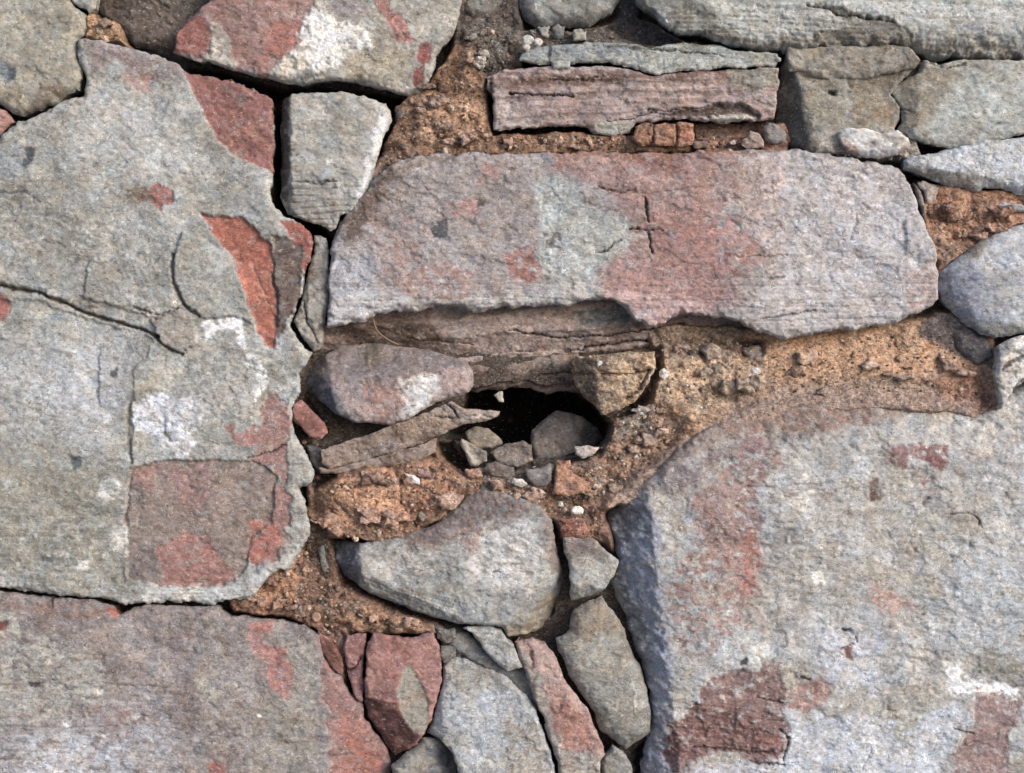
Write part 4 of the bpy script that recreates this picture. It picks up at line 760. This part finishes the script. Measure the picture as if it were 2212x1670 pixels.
    for pl in STONES:
        x0, y0 = pl.min(0); x1, y1 = pl.max(0)
        j0, j1 = max(0, int((x0 + 330) / h)), int((x1 + 330) / h) + 1; i0, i1_ = max(0, int((y0 + 300) / h)), int((y1 + 300) / h) + 1
        sub = sdf(pl, X[i0:i1_, j0:j1], Y[i0:i1_, j0:j1]) > 34
        kk = keep[i0:i1_, j0:j1]; kk &= ~sub[:kk.shape[0], :kk.shape[1]]
    used = np.zeros(X.shape, bool); Q = keep
    used[:-1, :-1] |= Q; used[1:, :-1] |= Q; used[:-1, 1:] |= Q; used[1:, 1:] |= Q
    idx = np.full(X.shape, -1, np.int64); idx[used] = np.arange(int(used.sum()))
    f = np.stack([idx[:-1, :-1][Q], idx[1:, :-1][Q], idx[1:, 1:][Q], idx[:-1, 1:][Q]], 1)
    k = (DIST + 25) / DIST
    U = CU + (X[used] - CU) * k; V = CV + (Y[used] - CV) * k
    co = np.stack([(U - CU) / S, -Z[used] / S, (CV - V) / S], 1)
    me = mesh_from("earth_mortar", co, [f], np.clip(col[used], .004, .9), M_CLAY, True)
    o = link("earth_mortar", me, wall, -wall.location)
    o["kind"] = "stuff"; o["label"] = "crumbly orange-brown earth mortar filling the joints"
    return X, Y, Z, col, h

STONES[:] = [p for p in POLYS]
MX, MY, MZ, MC, MH = build_mortar()
def mz(u, v):
    return float(MZ[min(max(int((v + 300) / MH), 0), MZ.shape[0] - 1), min(max(int((u + 330) / MH), 0), MZ.shape[1] - 1)])
def mc(u, v):
    return MC[min(max(int((v + 300) / MH), 0), MZ.shape[0] - 1), min(max(int((u + 330) / MH), 0), MZ.shape[1] - 1)]

# hard broken lumps standing proud of the clay
lr = np.random.RandomState(11)
for (x0, x1, y0, y1, n, smax) in [(900,1050,190,320,7,26),(1080,1350,288,320,5,15),(1430,1640,745,860,9,34),(1660,2100,745,850,9,24),(1340,1470,880,960,7,26),(1290,1400,960,1060,5,22),
                                  (700,980,1020,1130,11,34),(1060,1280,1040,1090,5,20),(560,700,1235,1310,5,22),(720,930,1310,1350,6,20),(2020,2170,440,530,6,26),(1010,1100,80,150,5,24),(200,250,45,90,3,18)]:
    for i in range(n):
        u, v = lr.uniform(x0, x1), lr.uniform(y0, y1); r = lr.uniform(.45, 1) * smax
        if any(sdf(p, np.array([u], np.float32), np.array([v], np.float32))[0] > -r * .3 for p in STONES): continue
        a = np.sort(lr.uniform(0, 2 * math.pi, 8)); rr = r * lr.uniform(.6, 1.1, 8); z_ = mz(u, v)
        if z_ < -80: continue
        cc = mc(u, v); cc = (np.clip(cc / cc.max(), 0, 1) ** .62) * 255 * lr.uniform(.6, .74)
        cc = (float(cc[0]), float(cc[1]) * 1.0, float(cc[2]) * .95)
        stone([(u + q_ * 1.35 * math.cos(t), v + q_ * .75 * math.sin(t)) for t, q_ in zip(a, rr)], z0=z_ + 4, cols=(cc, tuple(min(250, c + 14) for c in cc), tuple(c - 18 for c in cc)),
              bev=r * .4, bd=r * .45, jag=8, rough=2.2, depth=30, name="clay_lump", mat=M_CLAY, big=3, h=2.2)

# ------------------------------------------------------------------ loose pieces lying in the cavity (things of their own)
def loose(poly, z0, cols, label, feats=(), cat="stone", name="loose_stone", group="loose pieces lying in the cavity", **kw):
    kw.setdefault("bev", 9); kw.setdefault("depth", 70); kw.setdefault("jag", 4)
    return stone(poly, z0, cols, feats, parent=None, closed=True, name=name, label=label, cat=cat, group=group, **kw)

loose([(652,812),(660,790),(690,766),(736,745),(800,739),(860,747),(930,756),(985,773),(1010,783),(1021,800),(1022,830),(1012,846),(980,857),(940,870),(900,895),(872,912),(843,922),(800,915),(760,910),(710,885),(672,857),(655,836)],
      6, ((156,136,130),(168,152,146),(136,118,112)), "rounded pinkish cobble with a white-flecked lower face, lying at the left of the dark hole",
      [K((880,803),96,1.1,5,3), K((722,850),192,1.3,5,4), K((880,893),-85,.8,6), K((1000,815),5,.9,6), P([(655,800),(700,760),(860,745),(1015,780),(1010,805),(930,806),(870,812),(780,805),(700,815)],(134,120,116),0,9), P([(650,800),(700,810),(730,860),(775,905),(700,890),(650,850)],(96,98,106),0,8),  # top and left end painted darker, as shaded faces
       P([(862,815),(943,806),(950,850),(935,872),(880,912),(855,915),(868,870)],(204,200,196),1,5,7,.8), P([(785,830),(870,830),(880,870),(850,918),(790,915),(775,880)],(168,126,112),0,8,8,.7), P([(945,802),(1015,790),(1015,840),(945,850)],(172,146,140),0,5,6,.8), P([(788,738),(822,738),(824,790),(790,790)],(132,118,98),3,5,6,.8)],
      cat="cobble", bev=15, bd=16, depth=110, name="cobble")
loose([(696,972),(736,958),(803,935),(886,905),(936,883),(976,867),(1005,882),(1083,888),(1078,898),(1050,910),(996,920),(936,946),(903,962),(820,985),(760,1004),(712,1014),(694,1000)],
      -8, ((146,124,108),(164,144,130),(122,102,88)), "long flat brown sliver under the cobble, its pointed tip reaching into the hole",
      [C([(960,872),(980,885),(990,900)],3,9,(88,74,66)), C([(940,900),(1000,902),(1060,898)],2.4,6,(100,84,74)), P([(985,888),(1083,886),(1050,910),(990,905)],(172,156,142),0,4)], name="stone_sliver", strata=4.5, ssp=11, stilt=-.32, bev=7, depth=90, rough=1.7, h=2.2)
loose([(690,1008),(712,1014),(820,986),(903,962),(944,948),(938,978),(895,1000),(840,1008),(790,1010),(730,1024),(694,1024)],
      -12, ((142,118,102),(156,132,116),(120,98,84)), "dark brown layered sliver directly below the long flat one", name="stone_sliver", strata=3, ssp=8, stilt=-.3, bev=7, depth=90)
loose([(632,874),(652,864),(676,888),(702,914),(708,936),(692,948),(668,943),(652,924),(634,908)], -18, ((144,90,78),(156,104,92),(122,76,66)), "small red stone tucked under the left end of the cobble")
loose([(662,960),(690,966),(716,985),(722,1012),(690,1022),(676,1006)], -32, ((84,82,82),(98,95,92),(70,68,68)), "small blackish stone at the left end of the slivers")
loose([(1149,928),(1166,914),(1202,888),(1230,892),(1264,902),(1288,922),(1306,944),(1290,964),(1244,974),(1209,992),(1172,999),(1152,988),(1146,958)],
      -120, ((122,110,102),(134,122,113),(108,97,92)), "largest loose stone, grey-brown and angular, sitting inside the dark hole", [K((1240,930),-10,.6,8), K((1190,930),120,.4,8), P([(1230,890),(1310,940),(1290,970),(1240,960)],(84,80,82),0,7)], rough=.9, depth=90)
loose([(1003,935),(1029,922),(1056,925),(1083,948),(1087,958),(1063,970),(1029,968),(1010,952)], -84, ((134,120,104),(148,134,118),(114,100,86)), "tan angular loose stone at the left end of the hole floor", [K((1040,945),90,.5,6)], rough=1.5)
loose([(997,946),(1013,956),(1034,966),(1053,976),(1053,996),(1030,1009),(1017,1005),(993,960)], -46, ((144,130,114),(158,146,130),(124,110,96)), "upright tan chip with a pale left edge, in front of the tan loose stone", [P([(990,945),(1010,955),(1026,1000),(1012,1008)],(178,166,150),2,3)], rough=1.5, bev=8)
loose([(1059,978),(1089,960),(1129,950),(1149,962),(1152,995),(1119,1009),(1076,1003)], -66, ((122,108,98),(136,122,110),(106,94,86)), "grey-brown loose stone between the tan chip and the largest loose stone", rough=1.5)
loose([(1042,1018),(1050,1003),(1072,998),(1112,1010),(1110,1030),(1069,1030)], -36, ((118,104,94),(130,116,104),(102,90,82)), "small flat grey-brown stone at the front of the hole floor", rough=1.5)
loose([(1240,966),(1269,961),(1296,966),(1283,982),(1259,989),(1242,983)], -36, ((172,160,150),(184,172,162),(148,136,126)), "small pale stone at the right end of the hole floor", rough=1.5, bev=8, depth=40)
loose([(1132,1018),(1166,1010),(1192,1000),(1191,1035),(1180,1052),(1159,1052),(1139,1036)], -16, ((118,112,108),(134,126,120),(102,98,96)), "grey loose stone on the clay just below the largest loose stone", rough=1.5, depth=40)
loose([(1202,996),(1232,994),(1240,1022),(1282,1044),(1270,1062),(1222,1073),(1192,1066),(1198,1032)], -8, ((164,110,76),(178,126,92),(136,90,66)), "orange-brown clay lump right of the grey loose stone", cat="clay lump", name="clay_lump", mat=M_CLAY, rough=2, depth=50)
loose([(1003,1014),(1038,1014),(1044,1032),(1020,1036),(1006,1028)], -10, ((172,124,96),(184,140,112),(144,100,78)), "small pinkish-orange lump at the foot of the tan chip", cat="clay lump", name="clay_lump", mat=M_CLAY, depth=30, bev=9)
loose([(1108,1032),(1129,1034),(1141,1048),(1128,1053),(1108,1043)], -4, ((212,200,186),(222,212,200),(190,176,160)), "white flake on the clay below the hole", cat="stone chip", name="white_chip", bev=5, depth=14)
loose([(872,1021),(890,1024),(910,1037),(909,1049),(886,1042)], 6, ((224,220,212),(232,228,222),(200,190,178)), "elongated white chip on the orange clay under the slivers", cat="stone chip", name="white_chip", bev=5, depth=14)
loose([(1069,853),(1078,846),(1086,845),(1090,868),(1079,867)], -50, ((176,164,148),(186,176,160),(150,138,124)), "tiny pale chip hanging from the roof of the hole", cat="stone chip", name="hanging_chip", bev=5, depth=14)
for i, (u, v, r, lab, cc) in enumerate([
        (1247, 1103, 13, "round white pebble at the foot of the clay between the two large lower stones", (232, 226, 216)),
        (1301, 786, 12, "white pebble set in the face of the hard tan clay block", (222, 214, 200)),
        (1139, 85, 13, "largest beige pebble of the three lying on the left end of the thin slab", (198, 190, 172)),
        (1162, 90, 10, "middle-sized beige pebble, right of the largest on the thin slab", (206, 198, 184)),
        (1137, 102, 9, "smallest beige pebble, below the largest on the thin slab", (186, 178, 160)),
        (1683, 1127 - 1000, 6, "tiny grey pebble at the right end of the thin slab", (150, 146, 136))]):
    a = np.linspace(0, 2 * math.pi, 11)[:-1] + i
    pl = [(u + r * (1 + .13 * math.sin(3 * t + i)) * math.cos(t) * 1.08, v + r * (.86 + .1 * math.cos(2 * t + i)) * math.sin(t)) for t in a]
    zz = [8, 17, 22, 22, 26, 16][i]
    loose(pl, zz, (cc, tuple(min(250, c + 8) for c in cc), tuple(c - 18 for c in cc)), lab, cat="pebble", name="pebble", bev=r * .8, bd=r * .7, depth=r * 1.2, h=1.8, rough=.25, big=1, jag=1, group="pale pebbles")

# ------------------------------------------------------------------ clods and crumbs in the clay
import bmesh
rnd = random.Random(5)
def blob_mesh(seed, sub):
    bm = bmesh.new(); bmesh.ops.create_icosphere(bm, subdivisions=sub, radius=1)
    r = np.random.RandomState(seed); nrm = [Vector(r.randn(3)).normalized() for _ in range(7)]; ds = r.uniform(.55, .9, 7)
    for v in bm.verts:                                # chop to facets like a broken clod
        for n_, d_ in zip(nrm, ds):
            t = v.co.dot(n_) - d_
            if t > 0: v.co -= n_ * t * .9
        v.co += Vector(r.randn(3)) * .035
    V = np.array([v.co[:] for v in bm.verts]); F = np.array([[v.index for v in f.verts] for f in bm.faces]); bm.free()
    return V, F
BL = [blob_mesh(i, 2) for i in range(7)]; BS = [blob_mesh(20 + i, 1) for i in range(5)]
PALS = {'o': [(176,134,100),(190,152,116),(158,118,90),(148,112,90),(196,164,132)], 'g': [(134,124,112),(150,140,128),(112,102,94)], 'w': [(206,196,180),(222,216,206)], 'b': [(118,88,66),(100,78,64)]}
CM = {}
def clod_mesh(bi, cc):
    k_ = (bi, cc)
    if k_ not in CM:
        V, F = BL[bi]
        CM[k_] = mesh_from("clod", V, [F], np.tile(lin(cc), (len(V), 1)) * (1 + .12 * np.random.RandomState(bi).randn(len(V), 1)), M_CLAY, False)
    return CM[k_]
ZN = [  # polygon, number of clods, size range, palette weights, crumbs
    ([(850,240),(930,190),(985,120),(1040,190),(1060,290),(1050,325),(930,338),(850,350),(800,400),(830,300)], 34, (6, 15), 'ooobog', 420),
    ([(1000,60),(1115,60),(1120,140),(1050,160),(1000,150)], 20, (5, 12), 'ggbg', 260),
    ([(1070,285),(1360,297),(1360,325),(1080,325)], 18, (5, 11), 'ooobog', 220),
    ([(1120,60),(1340,60),(1400,90),(1150,95)], 10, (4, 9), 'gg', 120),
    ([(1500,290),(1640,290),(1640,320),(1500,322)], 6, (4, 9), 'oob', 80),
    ([(195,40),(240,40),(268,92),(200,85)], 7, (6, 12), 'ooo', 60),
    ([(2000,430),(2180,460),(2190,480),(2040,570),(2020,540)], 16, (6, 14), 'ooobg', 260),
    ([(1420,720),(1640,740),(1660,820),(1500,900),(1340,960),(1320,930),(1340,880),(1410,830)], 34, (6, 16), 'oooogow', 420),
    ([(1650,740),(2040,720),(2130,800),(2130,870),(1900,850),(1660,850)], 22, (5, 12), 'oooob', 520),
    ([(1300,960),(1420,900),(1480,930),(1400,1010),(1280,1090),(1240,1080)], 26, (5, 13), 'ooobgw', 320),
    ([(1800,295),(1990,340),(1960,350),(1760,340)], 10, (4, 9), 'gwg', 90),
    ([(690,1040),(800,1010),(960,990),(1010,1010),(990,1070),(880,1140),(740,1170),(690,1120)], 34, (6, 16), 'oooobgo', 460),
    ([(1000,1000),(1220,1010),(1290,980),(1290,1080),(1190,1110),(1060,1060),(1000,1050)], 34, (6, 14), 'ogogwb', 420),
    ([(520,1300),(600,1240),(690,1150),(720,1250),(860,1320),(940,1360),(780,1362),(640,1335)], 36, (6, 14), 'ooobbg', 460),
    ([(690,1345),(780,1350),(760,1380),(710,1400)], 8, (5, 10), 'obo', 90),
    ([(1205,1085),(1300,1095),(1310,1170),(1215,1160)], 12, (5, 11), 'oobg', 120),
    ([(950,1355),(1000,1370),(990,1430),(955,1430)], 6, (5, 10), 'gg', 40),
    ([(640,880),(720,960),(720,1030),(660,1060)], 10, (5, 12), 'bgo', 80),
    ([(2050,700),(2140,760),(2140,800),(2060,760)], 6, (5, 10), 'gb', 70)]
CV_, CF_, CC_, cb = [], [], [], 0
kk = (DIST + 20) / DIST
for pl, n, (s0, s1), pal, nc in ZN:
    pa = np.array(pl, np.float32); x0, y0 = pa.min(0); x1, y1 = pa.max(0)
    def pick():
        while True:
            u, v = rnd.uniform(x0, x1), rnd.uniform(y0, y1)
            if sdf(pa, np.array([u], np.float32), np.array([v], np.float32))[0] > 2: return u, v
    for i in range(int(n * .7)):
        u, v = pick(); r = s0 + (s1 - s0) * rnd.random() ** 1.8
        cc = rnd.choice(PALS[rnd.choice(pal + 'o')]); z = mz(u, v)
        if z < -90: continue
        o = link("clod", clod_mesh(rnd.randrange(7), cc), wall)
        o.location = Vector(world_pt(CU + (u - CU) * kk, CV + (v - CV) * kk, z - r * .1)) - wall.location
        o.rotation_euler = (rnd.uniform(0, 6), rnd.uniform(0, 6), rnd.uniform(0, 6))
        o.scale = (r / S, r / S * rnd.uniform(.7, 1), r / S * rnd.uniform(.6, 1))
    for i in range(int(nc * .8)):
        u, v = pick(); r = 1.6 + 3.6 * rnd.random() ** 2.5; z = mz(u, v)
        if z < -90: continue
        V, F = BS[rnd.randrange(5)]
        a = rnd.uniform(0, 6); R = np.array([[math.cos(a), -math.sin(a), 0], [math.sin(a), math.cos(a), 0], [0, 0, 1]])
        W = (V @ R.T) * r * np.array([1, .8, .75]); W = W[:, [0, 2, 1]]
        w0 = world_pt(CU + (u - CU) * kk, CV + (v - CV) * kk, z + r * .3)
        CV_.append(W / S + np.array(w0)); CF_.append(F + cb); cb += len(V)
        t = rnd.random()
        c_ = lin((222,214,200)) if t < .015 else lin((rnd.choice(PALS[rnd.choice(pal)]))) * rnd.uniform(.7, 1.1)
        CC_.append(np.tile(c_, (len(V), 1)))
me = mesh_from("crumbs", np.concatenate(CV_) - np.array(wall.location)[None], [np.concatenate(CF_)], np.concatenate(CC_), M_CLAY, False)
o = link("crumbs", me, wall); o["kind"] = "stuff"

# thin dry rootlet hanging across the laminated rock
cu_ = bpy.data.curves.new("dry_root", 'CURVE'); cu_.dimensions = '3D'; cu_.bevel_depth = .0007; cu_.bevel_resolution = 2
sp_ = cu_.splines.new('POLY'); pts_ = [(806,688,-18),(809,700,-16),(813,712,-14),(822,722,-12),(834,731,-10),(848,739,-8),(862,745,-12)]
sp_.points.add(len(pts_) - 1)
for p_, (u, v, z) in zip(sp_.points, pts_):
    k = (DIST - z) / DIST
    p_.co = (*world_pt(CU + (u - CU) * k, CV + (v - CV) * k, z), 1)
rm = bpy.data.materials.new("dry_fibre"); rm.use_nodes = True
_b = rm.node_tree.nodes["Principled BSDF"]; _b.inputs["Roughness"].default_value = .8
_n = rm.node_tree.nodes.new("ShaderNodeTexNoise"); _n.inputs["Scale"].default_value = 400
_c = rm.node_tree.nodes.new("ShaderNodeValToRGB"); _c.color_ramp.elements[0].color = (.16, .12, .09, 1); _c.color_ramp.elements[1].color = (.34, .27, .2, 1)
rm.node_tree.links.new(_n.outputs[0], _c.inputs[0]); rm.node_tree.links.new(_c.outputs[0], _b.inputs["Base Color"])
cu_.materials.append(rm)
tmp_ = bpy.data.objects.new("tmp", cu_); scene.collection.objects.link(tmp_); bpy.context.view_layer.update()
me_ = bpy.data.meshes.new_from_object(tmp_.evaluated_get(bpy.context.evaluated_depsgraph_get())); bpy.data.objects.remove(tmp_); me_.name = "dry_root"
ro = link("dry_root", me_); ro["label"] = "thin curved dry rootlet hanging from the underside layers above the cobble"; ro["category"] = "rootlet"
